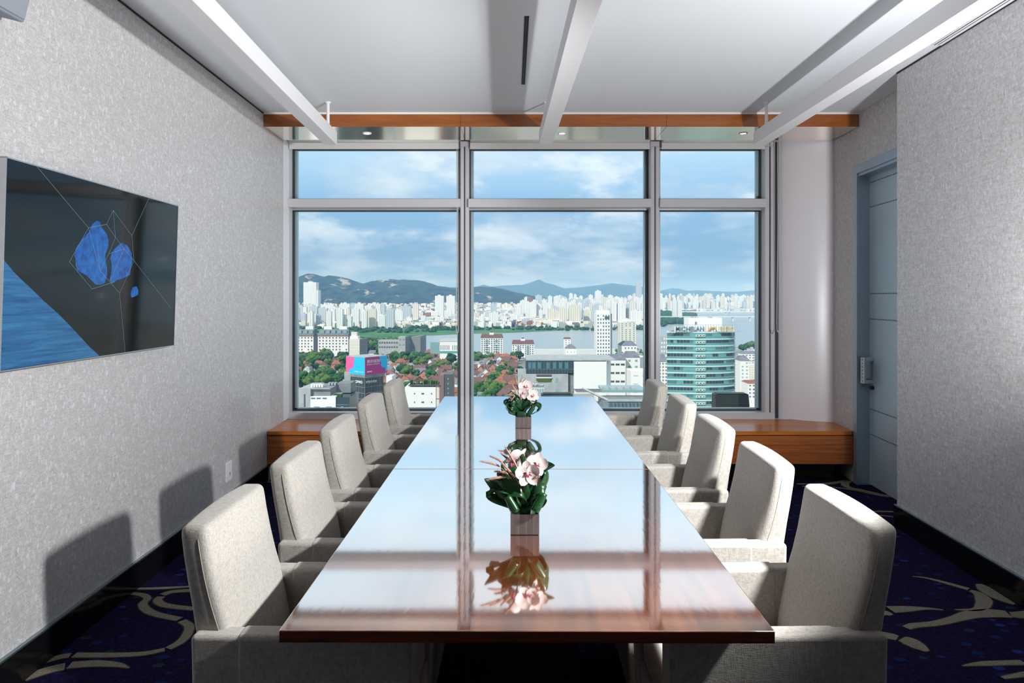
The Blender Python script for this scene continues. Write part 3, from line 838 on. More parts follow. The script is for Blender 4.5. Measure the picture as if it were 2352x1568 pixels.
for (a, c) in ((-hl, ymL-0.0008), (ymL+0.0008, hl)):
    b = MB(); b.box(-0.600, 0.600, a+0.002, c-0.0, TZ-0.0305, TZ)
    o = build(b, 'tabletop', [M['table'], M['table_edge']], tbl, bevel=0.0025, seg=2)
    for p_ in o.data.polygons:
        p_.material_index = 0 if p_.normal.z > 0.2 else 1
for (a, c) in ((-1.25, -1.15), (1.15, 1.25)):
    b = MB(); b.box(-0.20, 0.20, a, c, 0.0, TZ-0.0305); build(b, 'pedestal', M['leg'], tbl, bevel=0.004, seg=1)
b = MB(); b.box(-0.02, 0.02, -1.15, 1.15, 0.35, TZ-0.0305); build(b, 'stretcher_panel', M['leg'], tbl)
b = MB(); b.box(-0.30, 0.30, -1.65, 1.65, TZ-0.075, TZ-0.0305); build(b, 'under_frame', M['leg'], tbl)
# ================================================================ CHAIRS
# local frame: +x is the direction the chair faces, x=0 at the rear of the arms, y across, z up
CW, CD, AZ, BT = 0.540, 0.590, 0.657, 0.935
def grid_solid(rows, mats, name):
    pass
def make_back():
    me = bpy.data.meshes.new('backrest'); bm = bmesh.new()
    zs = [0.30, 0.42, 0.52, 0.60, 0.657, 0.72, 0.79, 0.86, 0.905, 0.935]
    xf = [0.140, 0.136, 0.125, 0.108, 0.092, 0.073, 0.056, 0.043, 0.037, 0.034]   # front face
    xr = [0.000, 0.000, -0.001, -0.003, -0.008, -0.017, -0.029, -0.040, -0.046, -0.049]  # rear face
    wy = [0.43, 0.43, 0.435, 0.45, 0.468, 0.470, 0.472, 0.472, 0.468, 0.462]
    n = 11; V = []
    for j in range(len(zs)):
        front = []; rear = []
        for i in range(n):
            u = -1+2*i/(n-1)
            bul = 0.020*(1-u**4)*(1.0 if j < 8 else 0.6)
            crown = 0.008*(1-u*u) if j >= 8 else 0.0
            front.append(bm.verts.new((xf[j]+bul-0.012, u*wy[j]/2, zs[j]+crown)))
            rear.append(bm.verts.new((xr[j]-0.006*(1-u*u), u*wy[j]/2, zs[j]+crown)))
        V.append((front, rear))
    for j in range(len(zs)-1):
        for i in range(n-1):
            bm.faces.new((V[j][0][i], V[j][0][i+1], V[j+1][0][i+1], V[j+1][0][i]))
            bm.faces.new((V[j][1][i+1], V[j][1][i], V[j+1][1][i], V[j+1][1][i+1]))
        bm.faces.new((V[j][1][0], V[j][0][0], V[j+1][0][0], V[j+1][1][0]))
        bm.faces.new((V[j][0][-1], V[j][1][-1], V[j+1][1][-1], V[j+1][0][-1]))
    for i in range(n-1):
        bm.faces.new((V[-1][0][i], V[-1][0][i+1], V[-1][1][i+1], V[-1][1][i]))
        bm.faces.new((V[0][0][i+1], V[0][0][i], V[0][1][i], V[0][1][i+1]))
    bmesh.ops.recalc_face_normals(bm, faces=bm.faces)
    ed = [e for e in bm.edges if e.calc_face_angle(0) > math.radians(40)]
    bmesh.ops.bevel(bm, geom=ed, offset=0.019, segments=4, profile=0.5, affect='EDGES', clamp_overlap=True)
    for f in bm.faces: f.smooth = True
    bm.to_mesh(me); bm.free(); me.materials.append(M['linen'])
    pipes = []
    for s in (-1, 1):
        mb = MB(); path = []
        for j in range(3, len(zs)):
            path.append((xf[j]-0.012-0.020, s*(wy[j]/2+0.0005), zs[j]-(0.026 if j == len(zs)-1 else (0.010 if j == len(zs)-2 else 0))))
        mb.tube(spline(path, 4), 0.0014, 6); pipes.append(mb.mesh('piping', M['piping'], True))
    return me, pipes
def soft_box(name, x0, x1, y0, y1, z0, z1, w=0.015, seg=3, mt=None):
    mb = MB(); mb.box(x0, x1, y0, y1, z0, z1); me = mb.mesh(name, mt or M['linen']); bevel_mesh(me, w, seg); return me
chair0 = thing('armchair', 'x', 'chair', (0, 0, 0), 0, 'linen armchairs along the table')
bme, pms = make_back()
bo = link('backrest', bme, chair0)
for p_ in pms: link('piping', p_, bo)
AT = 0.068
for s in (-1, 1):
    ya, yb = (CW/2-AT, CW/2) if s > 0 else (-CW/2, -CW/2+AT)
    mb = MB()
    # arm panel, top line rising slightly to the rear
    pr = [(0.010, ya, 0.105), (CD-0.015, ya, 0.105), (CD-0.003, ya, 0.40), (CD-0.003, ya, AZ-0.006), (-0.002, ya, AZ)]
    mb.extr(pr, (0, yb-ya, 0)); me = mb.mesh('arm', M['linen']); bevel_mesh(me, 0.013, 4); ao = link('arm', me, chair0)
    # stitched cover slipped over the front of the arm
    e = 0.0016; mb = MB()
    pr = [(0.120, ya-e, 0.108), (CD-0.013, ya-e, 0.108), (CD, ya-e, 0.40), (CD, ya-e, AZ-0.004), (0.120, ya-e, AZ+0.002)]
    mb.extr(pr, (0, yb-ya+2*e, 0)); me = mb.mesh('arm_cover', M['linen']); bevel_mesh(me, 0.0135, 4)
    link('arm_cover', me, ao)
link('seat_cushion', soft_box('seat_cushion', 0.12, CD-0.02, -CW/2+AT+0.003, CW/2-AT-0.003, 0.35, 0.46, 0.03, 4), chair0)
link('seat_base', soft_box('seat_base', 0.02, CD-0.015, -CW/2+AT-0.004, CW/2-AT+0.004, 0.105, 0.352, 0.008, 2), chair0)
for lx in (0.03, CD-0.075):
    for ly in (-CW/2+0.02, CW/2-0.065):
        mb = MB(); mb.extr([(lx+0.006, ly+0.006, 0), (lx+0.04, ly+0.006, 0), (lx+0.04, ly+0.04, 0), (lx+0.006, ly+0.04, 0)], (0, 0, 0.11))
        build(mb, 'leg', M['leg'], chair0, bevel=0.003, seg=1)
ordinal = ['nearest the window', 'second from the window', 'third from the window', 'fourth from the window', 'farthest from the window']
LY = [5.234, 4.424, 3.584, 2.886, 2.168]     # centres, from the window on
RY = [5.215, 4.39, 3.595, 2.872, 2.168]
LX = [-0.858, -0.866, -0.862, -0.856, -0.855]
RX = [1.045, 1.035, 1.010, 1.006, 1.002]
first = True
for side in (0, 1):
    for i in range(5):
        o = chair0 if first else copy_tree(chair0)
        first = False
        o['label'] = 'beige linen armchair on the %s side of the table, %s' % ('screen' if side == 0 else 'door', ordinal[i])
        if side == 0:
            o.location = (LX[i], LY[i], 0); o.rotation_euler = (0, 0, random.uniform(-0.012, 0.012))
        else:
            o.location = (RX[i], RY[i], 0); o.rotation_euler = (0, 0, math.pi+random.uniform(-0.012, 0.012))
# ================================================================ FLOWERS
def mat_leaf():
    m = mat('ti_leaf', (0.012, 0.07, 0.022), 0.28, spec=0.5); t = m.node_tree
    nz = N(t, 'ShaderNodeTexNoise', Scale=1.0, Detail=4.0); t.links.new(coords(t, 'Object', (25, 25, 160)), nz.inputs['Vector'])
    r = ramp(t, [(0.3, (0.003, 0.022, 0.008)), (0.62, (0.008, 0.052, 0.016)), (0.8, (0.045, 0.11, 0.025))], nz.outputs['Fac'])
    t.links.new(r.outputs[0], bsdf(m).inputs['Base Color']); return m
M['leaf'] = mat_leaf()
M['petal'] = mat('orchid_petal', (0.58, 0.50, 0.48), 0.5, spec=0.3)
bsdf(M['petal']).inputs['Subsurface Weight'].default_value = 0.25
bsdf(M['petal']).inputs['Subsurface Radius'].default_value = (0.01, 0.008, 0.006)
M['lip'] = mat('orchid_lip', (0.40, 0.055, 0.14), 0.5)
M['throat'] = mat('orchid_throat', (0.75, 0.60, 0.50), 0.5)
m = mat('foxtail', (0.40, 0.22, 0.17), 0.9, spec=0.1); t = m.node_tree
nz = N(t, 'ShaderNodeTexNoise', Scale=500.0, Detail=2.0); t.links.new(coords(t), nz.inputs['Vector'])
r_ = ramp(t, [(0.35, (0.20, 0.09, 0.07)), (0.65, (0.60, 0.40, 0.32))], nz.outputs['Fac']); t.links.new(r_.outputs[0], bsdf(m).inputs['Base Color'])
M['plume'] = m
M['stem'] = mat('grass_stem', (0.30, 0.26, 0.12), 0.7)
m = mat('vase_bronze', (0.36, 0.28, 0.27), 0.32, metal=0.75); t = m.node_tree
nz = N(t, 'ShaderNodeTexNoise', Scale=1.0, Detail=4.0); t.links.new(coords(t, 'Object', (160, 160, 7)), nz.inputs['Vector'])
r_ = ramp(t, [(0.3, (0.17, 0.135, 0.13)), (0.7, (0.29, 0.24, 0.235))], nz.outputs['Fac']); t.links.new(r_.outputs[0], bsdf(m).inputs['Base Color'])
M['vase'] = m
def leaf_strip(path, widths, side, cup=0.15, name='leaf', parent=None, nseg=6):
    """glossy strap leaf: a cupped ribbon with thickness along a smooth path"""
    pts = spline(path, nseg); k = len(pts); rows = []
    side = Vector(side).normalized()
    for i, p in enumerate(pts):
        u = i/(k-1)*(len(widths)-1); j = min(int(u), len(widths)-2); w = widths[j]+(widths[j+1]-widths[j])*(u-j)
        d = (pts[min(i+1, k-1)]-pts[max(i-1, 0)]); d = d.normalized() if d.length > 1e-9 else Vector((0, 0, 1))
        s = (side - d*side.dot(d))
        s = s.normalized() if s.length > 0.05 else d.orthogonal().normalized()
        nn = d.cross(s)
        row = []
        for q in (-1, -0.5, 0, 0.5, 1):
            row.append(p + s*(q*w/2) + nn*(cup*w*(q*q)))
        rows.append(row)
    mb = MB()
    for r in rows: mb.v += [tuple(x) for x in r]
    for i in range(k-1):
        for q in range(4):
            a = i*5+q; mb.f.append((a, a+1, a+6, a+5)); mb.m.append(0)
    me = mb.mesh(name, M['leaf'], True, fix=False)
    bm = bmesh.new(); bm.from_mesh(me)
    bmesh.ops.solidify(bm, geom=list(bm.faces), thickness=0.0009)
    for f in bm.faces: f.smooth = True
    bm.to_mesh(me); bm.free()
    return link(name, me, parent)
def roll_leaf(p0, p1, r0, r1, parent, turns=1.35):
    """strap leaf rolled into an open scroll between two points"""
    p0, p1 = Vector(p0), Vector(p1); ax = (p1-p0).normalized(); a = ax.orthogonal().normalized(); b_ = ax.cross(a)
    n = 30; mb = MB()
    for i in range(9):
        u = i/8; p = p0.lerp(p1, u); r = r0+(r1-r0)*u; r *= 1+0.10*math.sin(math.pi*u)
        for k in range(n):
            t_ = 2*math.pi*turns*k/(n-1); q = r*(1-0.28*k/(n-1))
            mb.v.append(tuple(p+(a*math.cos(t_)+b_*math.sin(t_))*q))
    for i in range(8):
        for k in range(n-1):
            v0 = i*n+k; mb.f.append((v0, v0+1, v0+n+1, v0+n)); mb.m.append(0)
    me = mb.mesh('rolled_leaf', M['leaf'], True, fix=False)
    bm = bmesh.new(); bm.from_mesh(me); bmesh.ops.solidify(bm, geom=list(bm.faces), thickness=0.0008)
    for f in bm.faces: f.smooth = True
    bm.to_mesh(me); bm.free()
    return link('rolled_leaf', me, parent)
def petal_mesh(l, w, bend):
    mb = MB(); nu, nv = 9, 5
    for i in range(nu):
        u = i/(nu-1); ww_ = w*math.sin(math.pi*min(1, (u*0.93+0.07)))**0.5
        for j in range(nv):
            q = -1+2*j/(nv-1)
            mb.v.append((u*l, q*ww_/2, bend*l*u*u - 0.12*w*(1-q*q)*math.sin(math.pi*u)))
    for i in range(nu-1):
        for j in range(nv-1):
            a = i*nv+j; mb.f.append((a, a+1, a+nv+1, a+nv)); mb.m.append(0)
    return mb
def orchid(parent, c, facing, size, roll=0.0):
    f = Vector(facing).normalized()
    Rq = f.to_track_quat('Z', 'Y').to_matrix().to_4x4(); base = Matrix.Translation(Vector(c)) @ Rq @ Matrix.Rotation(roll, 4, 'Z')
    mb = MB()
    for k, a in enumerate((90, 18, 162, 234, 306)):
        pm = petal_mesh(size*(0.56 if k else 0.58), size*(0.60 if k in (1, 2) else 0.44), 0.16 if k in (1, 2) else 0.06)
        mt_ = base @ Matrix.Rotation(math.radians(a), 4, 'Z') @ Matrix.Translation((size*0.03, 0, 0.001*k)) @ Matrix.Rotation(math.radians(-8), 4, 'Y')
        n0 = len(mb.v); mb.v += [tuple(mt_ @ Vector(p)) for p in pm.v]
        mb.f += [tuple(n0+i for i in q) for q in pm.f]; mb.m += [0]*len(pm.f)
    me = mb.mesh('orchid', M['petal'], True, fix=False)
    o = link('orchid', me, parent)
    # ruffled pink lip and pale throat
    mb = MB()
    for a, l_, w_ in ((270, 0.42, 0.40), (225, 0.30, 0.28), (315, 0.30, 0.28), (190, 0.24, 0.20), (350, 0.24, 0.20)):
        pm = petal_mesh(size*l_, size*w_, -0.25)
        mt_ = base @ Matrix.Translation((0, 0, size*0.10)) @ Matrix.Rotation(math.radians(a), 4, 'Z') @ Matrix.Rotation(math.radians(18), 4, 'Y')
        n0 = len(mb.v); mb.v += [tuple(mt_ @ Vector(p)) for p in pm.v]
        mb.f += [tuple(n0+i for i in q) for q in pm.f]; mb.m += [0]*len(pm.f)
    link('lip', mb.mesh('lip', M['lip'], True, fix=False), o)
    mb = MB(); mb.tube([tuple(base @ Vector((0, size*0.02, 0.0))), tuple(base @ Vector((0, size*0.03, size*0.12))), tuple(base @ Vector((0, -size*0.02, size*0.18)))], [size*0.05, size*0.06, size*0.03], 8)
    link('throat', mb.mesh('throat', M['throat'], True), o)
    return o
def plume(parent, path, r):
    pts = spline(path, 7); k = len(pts); s0 = int(k*0.45)
    mb = MB(); mb.tube(pts[:s0+2], 0.0008, 5); st = link('stem', mb.mesh('stem', M['stem'], True), parent)
    head = pts[s0:]; n = len(head)
    rad = [r*(0.25+0.75*math.sin(math.pi*min(1, (i/(n-1))*0.85+0.12))**0.7)*(1 if i < n-1 else 0.15) for i in range(n)]
    mb = MB(); mb.tube(head, [x*0.62 for x in rad], 7)
    rnd = random.Random(len(pts)*13+int(abs(path[-1][0])*1e4))
    for i in range(n-1):
        d = (head[i+1]-head[i]).normalized()
        for q in range(16):
            a = d.orthogonal().normalized(); a = Matrix.Rotation(rnd.uniform(0, 6.28), 3, d) @ a
            p = head[i].lerp(head[i+1], rnd.random()); e = p + (a*1.0+d*1.1).normalized()*rad[i]*1.9
            b_ = a.cross(d)*0.00045
            mb.f.append((len(mb.v), len(mb.v)+1, len(mb.v)+2)); mb.m.append(0); mb.v += [tuple(p-b_), tuple(p+b_), tuple(e)]
    link('plume', mb.mesh('plume', M['plume'], False, fix=False), parent)
VW, VH = 0.0975, 0.0700
def vase(c, lab):
    d = thing('vase', lab, 'vase', (c[0], c[1], TZ), 0.0, 'square bronze vases on the table')
    h = VW/2; w = 0.004
    mb = MB(); mb.box(-h+0.003, h-0.003, -h+0.003, h-0.003, 0, 0.0025); build(mb, 'foot', M['dark'], d)  # inset dark sheet, added to draw the dark contact line under the vase
    mb = MB(); mb.box(-h, h, -h, -h+w, 0.0025, VH); mb.box(-h, h, h-w, h, 0.0025, VH); mb.box(-h, -h+w, -h+w, h-w, 0.0025, VH); mb.box(h-w, h, -h+w, h-w, 0.0025, VH); mb.box(-h+w, h-w, -h+w, h-w, 0.0025, 0.006)
    build(mb, 'body', M['vase'], d)
    mb = MB(); mb.box(-h+w, h-w, -h+w, h-w, 0.006, VH-0.040); build(mb, 'soil', M['dark'], d)
    return d
def arrangement(c, lab, leaves, tips, orchids, plumes, k, rolls=()):
    """k: metres per photo pixel at this distance; positions given as (dx px, dz px above vase rim, depth m)"""
    d = thing('flower_arrangement', lab, 'flowers', (c[0], c[1], TZ+VH), 0, 'flower arrangements on the table')
    def q(p): return Vector((p[0]*k, p[2], p[1]*k))
    for path, w, side in leaves:
        leaf_strip([q(p) for p in path], w, side, 0.10, 'leaf', d)
    for path, w, side in tips:
        leaf_strip([q(p) for p in path], w, side, 0.22, 'leaf', d)
    for a, b_, ra, rb in rolls:
        roll_leaf(q(a), q(b_), ra, rb, d)
    for p, f, s, r in orchids:
        orchid(d, q(p), f, s, r)
        mb = MB(); e = q(p); mb.tube(spline([(e.x*0.3, e.y*0.3, -0.03), (e.x*0.8, e.y*0.6+0.01, e.z*0.5), tuple(e)], 5), 0.0016, 6); link('orchid_stem', mb.mesh('orchid_stem', M['leaf'], True), d)
    for path, r in plumes:
        plume(d, [q(p) for p in path], r*1.3)
    mb = MB(); mb.lathe([(0.0, 0.022), (0.022, 0.018), (0.036, 0.004), (0.040, -0.012)], (0, 0, 0), 14); build(mb, 'moss', M['leaf'], d, smooth=True)
c1 = PZ(1205.5, 1229, TZ); c1.y += VW/2
v1 = vase((c1.x, c1.y), 'square brown bronze vase standing between the seam and the table end away from the window')
S = (0, 1, 0)
# zoomed pixel -> offset from rim centre, in photo pixels (zoom factor 3.733)
def o1(zx, zy, y): return ((1080+zx/3.733)-1205.5, 1181-(1000+zy/3.733), y)
lv1 = [
 # folded loops round the rim: path, widths, width direction
 ([o1(470,660,.01), o1(330,590,-.015), o1(225,545,-.01), o1(205,520,.0), o1(260,470,.01), o1(350,480,.02), o1(450,600,.02)], [.03,.05,.06,.06,.06,.05,.03], (0.1, 0.9, 0.45)),
 ([o1(470,660,.01), o1(560,560,.0), o1(640,460,.0), o1(670,380,.005), o1(640,350,.015), o1(560,430,.02), o1(480,560,.02)], [.03,.05,.058,.055,.05,.045,.03], (0.3, 0.8, -0.5)),
 ([o1(430,640,.0), o1(350,520,-.03), o1(290,480,-.03), o1(340,468,-.028), o1(440,478,-.03), o1(480,560,-.01), o1(470,640,.0)], [.03,.05,.055,.06,.06,.05,.03], (0.0, 0.5, 0.9)),
 ([o1(470,640,.0), o1(540,520,-.02), o1(600,500,-.028), o1(640,520,-.02), o1(600,600,.0), o1(500,650,.0)], [.03,.045,.055,.05,.045,.03], (0, 0.6, 0.9)),
 ([o1(470,650,.02), o1(420,540,.05), o1(330,450,.07), o1(300,380,.06), o1(360,380,.05), o1(430,500,.03)], [.03,.05,.06,.06,.05,.03], (0.8, 0.3, 0.3)),
 ([o1(470,650,.02), o1(560,520,.05), o1(620,450,.06), o1(600,400,.05), o1(520,500,.03)], [.03,.05,.06,.05,.03], (0.8, 0.3, -0.3)),
]
tp1 = [
 ([o1(420,620,.0), o1(300,500,-.01), o1(210,440,-.01), o1(125,397,-.015)], [.03,.055,.045,.002], (0.2, 0.5, 0.85)),
 ([o1(500,560,.01), o1(580,400,.01), o1(650,310,.0), o1(728,285,-.01)], [.02,.045,.045,.002], (0.35, 0.4, 0.8)),
 ([o1(470,600,-.01), o1(500,500,-.02), o1(525,430,-.03), o1(546,392,-.035)], [.02,.035,.03,.002], (1, 0.2, 0.2)),
 ([o1(450,620,-.015), o1(470,520,-.03), o1(490,420,-.04)], [.025,.04,.002], (1, 0, 0.1)),
 ([o1(430,640,-.02), o1(415,590,-.04), o1(400,522,-.052)], [.016,.018,.002], (1, 0.3, 0)),
 ([o1(470,560,.02), o1(470,300,.02), o1(440,200,.015), o1(415,140,.01)], [.015,.02,.016,.002], (1, 0.4, 0)),
 ([o1(440,600,.01), o1(370,470,-.005), o1(330,390,.0), o1(270,285,.01)], [.025,.05,.045,.004], (0.8, 0.3, 0.5)),
]
or1 = [(o1(490,335,-.045), (0.05, -1, 0.15), 0.076, 0.1), (o1(568,275,-.012), (0.25, -1, 0.25), 0.070, -0.3), (o1(400,250,.020), (-0.5, 0.5, 0.6), 0.082, 0.6), (o1(572,372,-.012), (0.7, -0.7, -0.15), 0.064, 0.8)]
pl1 = [
 ([o1(415,470,-.01), o1(280,310,-.02), o1(200,262,-.025), o1(92,238,-.03)], .0052),
 ([o1(420,480,.0), o1(330,330,.0), o1(260,250,.0), o1(168,208,.0)], .0055),
 ([o1(430,480,.01), o1(395,310,.01), o1(350,190,.005), o1(245,162,.0)], .0052),
 ([o1(440,480,.01), o1(400,330,.02), o1(340,260,.02), o1(265,195,.02)], .0055),
 ([o1(440,500,-.02), o1(400,390,-.03), o1(350,330,-.035), o1(262,240,-.03)], .0058),
 ([o1(430,520,.0), o1(340,380,-.01), o1(290,340,-.015), o1(210,330,-.02)], .0052),
 ([o1(420,500,-.01), o1(330,390,-.02), o1(250,375,-.03), o1(158,388,-.035)], .0052),
 ([o1(450,480,.0), o1(440,380,-.02), o1(400,290,-.02), o1(300,130,.0)], .0050),
 ([o1(455,470,.03), o1(460,320,.03), o1(462,250,.03), o1(464,190,.03)], .0048),
 ([o1(480,420,-.04), o1(530,380,-.05), o1(560,360,-.052), o1(578,355,-.05)], .0040),
]
arrangement((c1.x, c1.y), 'flower arrangement spreading wide, plumes leaning toward the screen wall, in the vase near the seam', lv1, tp1, or1, pl1, c1.y/F, [(o1(320,520,-.050), o1(395,645,-.060), .013, .0165), (o1(632,498,-.045), o1(548,640,-.060), .0135, .018), (o1(590,400,-.005), o1(650,345,.015), .012, .012)])
c2 = PZ(1202, 983.5, TZ); c2.y += VW/2
v2 = vase((c2.x, c2.y), 'square brown bronze vase standing on the window half of the table')
def o2(zx, zy, y): return ((1130+zx/7.84)-1202, 957.5-(850+zy/7.84), y)
lv2 = [
 ([o2(560,840,0), o2(660,790,-.04), o2(740,700,-.05), o2(790,655,-.045), o2(835,680,-.03), o2(800,760,-.01), o2(650,830,.0)], [.03,.045,.05,.055,.055,.05,.03], (0.5, 0.8, 0.1)),
 ([o2(560,840,0), o2(430,760,-.03), o2(320,700,-.03), o2(300,640,-.02), o2(370,600,-.01), o2(470,620,0), o2(550,760,.01)], [.03,.05,.055,.06,.055,.05,.03], (0.2, 0.9, 0.3)),
 ([o2(560,840,0), o2(400,720,.0), o2(300,630,.01), o2(290,600,.02), o2(360,560,.03), o2(480,640,.02)], [.03,.05,.055,.055,.05,.03], (0.4, 0.8, 0.3)),
 ([o2(540,840,0), o2(430,640,-.03), o2(440,575,-.03), o2(480,600,-.025), o2(560,720,-.01)], [.04,.06,.05,.05,.03], (0.7, 0.3, 0.6)),
 ([o2(560,840,0), o2(660,680,.0), o2(760,560,.02), o2(800,590,.03), o2(740,620,.03), o2(600,760,.02)], [.03,.05,.055,.05,.05,.03], (0.3, 0.9, 0.3)),
 ([o2(540,830,-.02), o2(400,760,-.05), o2(340,735,-.055), o2(375,710,-.05), o2(450,740,-.03)], [.03,.035,.035,.035,.03], (0.5, 0.4, 0.8)),
 ([o2(560,840,0), o2(600,720,-.03), o2(680,640,-.04), o2(730,640,-.03), o2(640,760,-.02)], [.03,.05,.05,.05,.03], (0.6, 0.5, 0.6)),
]
tp2 = [
 ([o2(560,800,0), o2(600,680,-.02), o2(680,570,-.03), o2(690,545,-.03)], [.03,.05,.03,.002], (0.8, 0.3, -0.5)),
 ([o2(540,800,0), o2(500,640,-.01), o2(475,520,-.01), o2(470,470,-.01)], [.02,.03,.025,.002], (1, 0.2, 0)),
 ([o2(540,760,0), o2(570,600,-.01), o2(600,500,0), o2(600,460,0)], [.02,.03,.025,.002], (1, 0.2, 0)),
 ([o2(560,760,0), o2(600,560,.01), o2(650,490,.01), o2(655,480,.01)], [.02,.04,.03,.002], (1, 0.3, 0)),
 ([o2(540,760,.01), o2(430,520,0), o2(385,450,0)], [.03,.045,.002], (0.8, 0.3, 0.4)),
]
or2 = [(o2(605,318,-.01), (0.1, -1, 0.2), 0.084, 0.2), (o2(575,425,-.035), (-0.3, -1, 0.0), 0.062, -0.4), (o2(725,475,-.02), (0.35, -1, 0.15), 0.076, 0.5)]
pl2 = [
 ([o2(490,560,0), o2(470,400,0), o2(450,240,0), o2(425,125,.0)], .0050),
 ([o2(500,560,0), o2(490,380,0), o2(515,240,0), o2(555,115,0)], .0050),
 ([o2(500,540,-.01), o2(510,340,-.01), o2(550,240,-.01), o2(612,175,-.015)], .0042),
 ([o2(480,560,-.02), o2(440,430,-.025), o2(410,350,-.025), o2(365,275,-.03)], .0060),
 ([o2(470,540,.01), o2(440,450,.01), o2(380,425,.01), o2(310,460,.0)], .0044),
 ([o2(470,560,0), o2(420,490,-.01), o2(330,462,-.02), o2(225,465,-.03)], .0044),
 ([o2(460,560,-.02), o2(420,480,-.03), o2(390,500,-.035), o2(345,560,-.035)], .0048),
 ([o2(540,600,-.02), o2(535,540,-.04), o2(530,500,-.045), o2(528,440,-.045)], .0060),
 ([o2(480,560,.01), o2(480,400,.02), o2(470,340,.02), o2(460,300,.02)], .0050),
 ([o2(450,560,-.01), o2(400,520,-.02), o2(360,520,-.03), o2(310,498,-.035)], .0040),
]
arrangement((c2.x, c2.y), 'narrow upright flower arrangement with straight plumes, in the vase on the window half', lv2, tp2, or2, pl2, c2.y/F, [(o2(455,790,-.056), o2(615,790,-.058), .017, .017), (o2(745,670,-.05), o2(655,800,-.055), .014, .013), (o2(350,740,-.05), o2(400,745,-.052), .010, .010)])
# ================================================================ CITY OUTSIDE
GZ = E-80.0                      # street level, 80 m below the eye
def G(px, py):
    """pixel of a point standing on the ground -> ground point"""
    D = F*80.0/(py-HY)
    return Vector(((px-CX)*D/F, D, GZ))
def mat_facade(name, wall, win, fx_=3.2, fz=3.0, wx=0.5, wz=0.5, rough=0.6):
    m = mat(name, wall, rough, spec=0.3); t = m.node_tree
    c = N(t, 'ShaderNodeTexCoord'); s = N(t, 'ShaderNodeSeparateXYZ'); t.links.new(c.outputs['Object'], s.inputs[0])
    xx = math_n(t, 'FRACT', math_n(t, 'DIVIDE', math_n(t, 'ADD', s.outputs[0], s.outputs[1]), fx_))
    z_ = math_n(t, 'FRACT', math_n(t, 'DIVIDE', s.outputs[2], fz))
    a = math_n(t, 'MULTIPLY', math_n(t, 'LESS_THAN', xx, wx), math_n(t, 'LESS_THAN', z_, wz))
    nrm = N(t, 'ShaderNodeNewGeometry'); sn = N(t, 'ShaderNodeSeparateXYZ'); t.links.new(nrm.outputs['Normal'], sn.inputs[0])
    up = math_n(t, 'LESS_THAN', math_n(t, 'ABSOLUTE', sn.outputs[2]), 0.5)
    t.links.new(mix_n(t, math_n(t, 'MULTIPLY', a, up), wall, win), bsdf(m).inputs['Base Color'])
    return m
def mat_noise(name, c0, c1, scale, rough=0.8, bump=0.0):
    m = mat(name, c0, rough, spec=0.2); t = m.node_tree
    nz = N(t, 'ShaderNodeTexNoise', Scale=scale, Detail=5.0); t.links.new(coords(t), nz.inputs['Vector'])
    r = ramp(t, [(0.35, c0), (0.65, c1)], nz.outputs['Fac']); t.links.new(r.outputs[0], bsdf(m).inputs['Base Color'])
    if bump: add_bump(m, nz.outputs['Fac'], 0.6, bump)
    return m
C = {}
C['ground'] = mat_noise('city_ground', (0.16, 0.17, 0.14), (0.34, 0.33, 0.30), 0.02)
C['park'] = mat_noise('river_park', (0.025, 0.10, 0.025), (0.07, 0.20, 0.05), 0.02)
C['water'] = mat('river_water', (0.26, 0.30, 0.31), 0.25, spec=0.4)
C['forest'] = mat_noise('hill_forest', (0.002, 0.010, 0.009), (0.026, 0.055, 0.034), 0.016)
C['rock'] = mat('bare_rock', (0.42, 0.38, 0.33), 0.9)
C['apt'] = [mat_facade('apartment_white', (0.74, 0.74, 0.73), (0.36, 0.41, 0.46), 4.6, 2.9, 0.36, 0.84), mat_facade('apartment_cream', (0.68, 0.64, 0.55), (0.36, 0.35, 0.33), 5.2, 2.9, 0.4, 0.82), mat_facade('apartment_grey', (0.50, 0.55, 0.60), (0.24, 0.30, 0.36), 4.4, 3.0, 0.45, 0.82), mat_facade('apartment_brick', (0.27, 0.13, 0.10), (0.18, 0.11, 0.10), 4.4, 3.0, 0.5, 0.5)]
C['white'] = mat('city_white', (0.72, 0.71, 0.69), 0.6)
C['band'] = mat('tower_band', (0.50, 0.62, 0.60), 0.5)
C['cream'] = mat('city_cream', (0.62, 0.58, 0.50), 0.7)
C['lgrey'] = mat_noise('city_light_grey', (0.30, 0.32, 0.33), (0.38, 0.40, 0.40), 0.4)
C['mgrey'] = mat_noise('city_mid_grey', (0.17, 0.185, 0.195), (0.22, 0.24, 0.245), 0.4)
C['dgrey'] = mat('city_dark_grey', (0.075, 0.08, 0.085), 0.5)
C['slate'] = mat_noise('slate_roof', (0.13, 0.14, 0.17), (0.20, 0.21, 0.25), 0.5)
C['terra'] = mat_noise('terracotta_roof', (0.20, 0.075, 0.045), (0.34, 0.14, 0.085), 0.6)
C['brownroof'] = mat_noise('brown_roof', (0.11, 0.06, 0.055), (0.18, 0.10, 0.085), 0.6)
C['brick'] = mat_noise('brick_wall', (0.33, 0.16, 0.10), (0.46, 0.25, 0.16), 0.8)
C['brownwall'] = mat('brown_stone', (0.19, 0.12, 0.125), 0.7)
C['tree'] = [mat_noise('tree_deep', (0.006, 0.030, 0.010), (0.030, 0.095, 0.025), 9.0, 0.9, 0.06), mat_noise('tree_mid', (0.012, 0.055, 0.012), (0.05, 0.15, 0.035), 9.0, 0.9, 0.06), mat_noise('tree_olive', (0.035, 0.075, 0.012), (0.11, 0.19, 0.04), 9.0, 0.9, 0.06)]
C['shrub'] = mat_noise('riverside_green', (0.006, 0.032, 0.010), (0.035, 0.10, 0.028), 0.18, 0.9)
C['trunk'] = mat('tree_trunk', (0.09, 0.06, 0.04), 0.9)
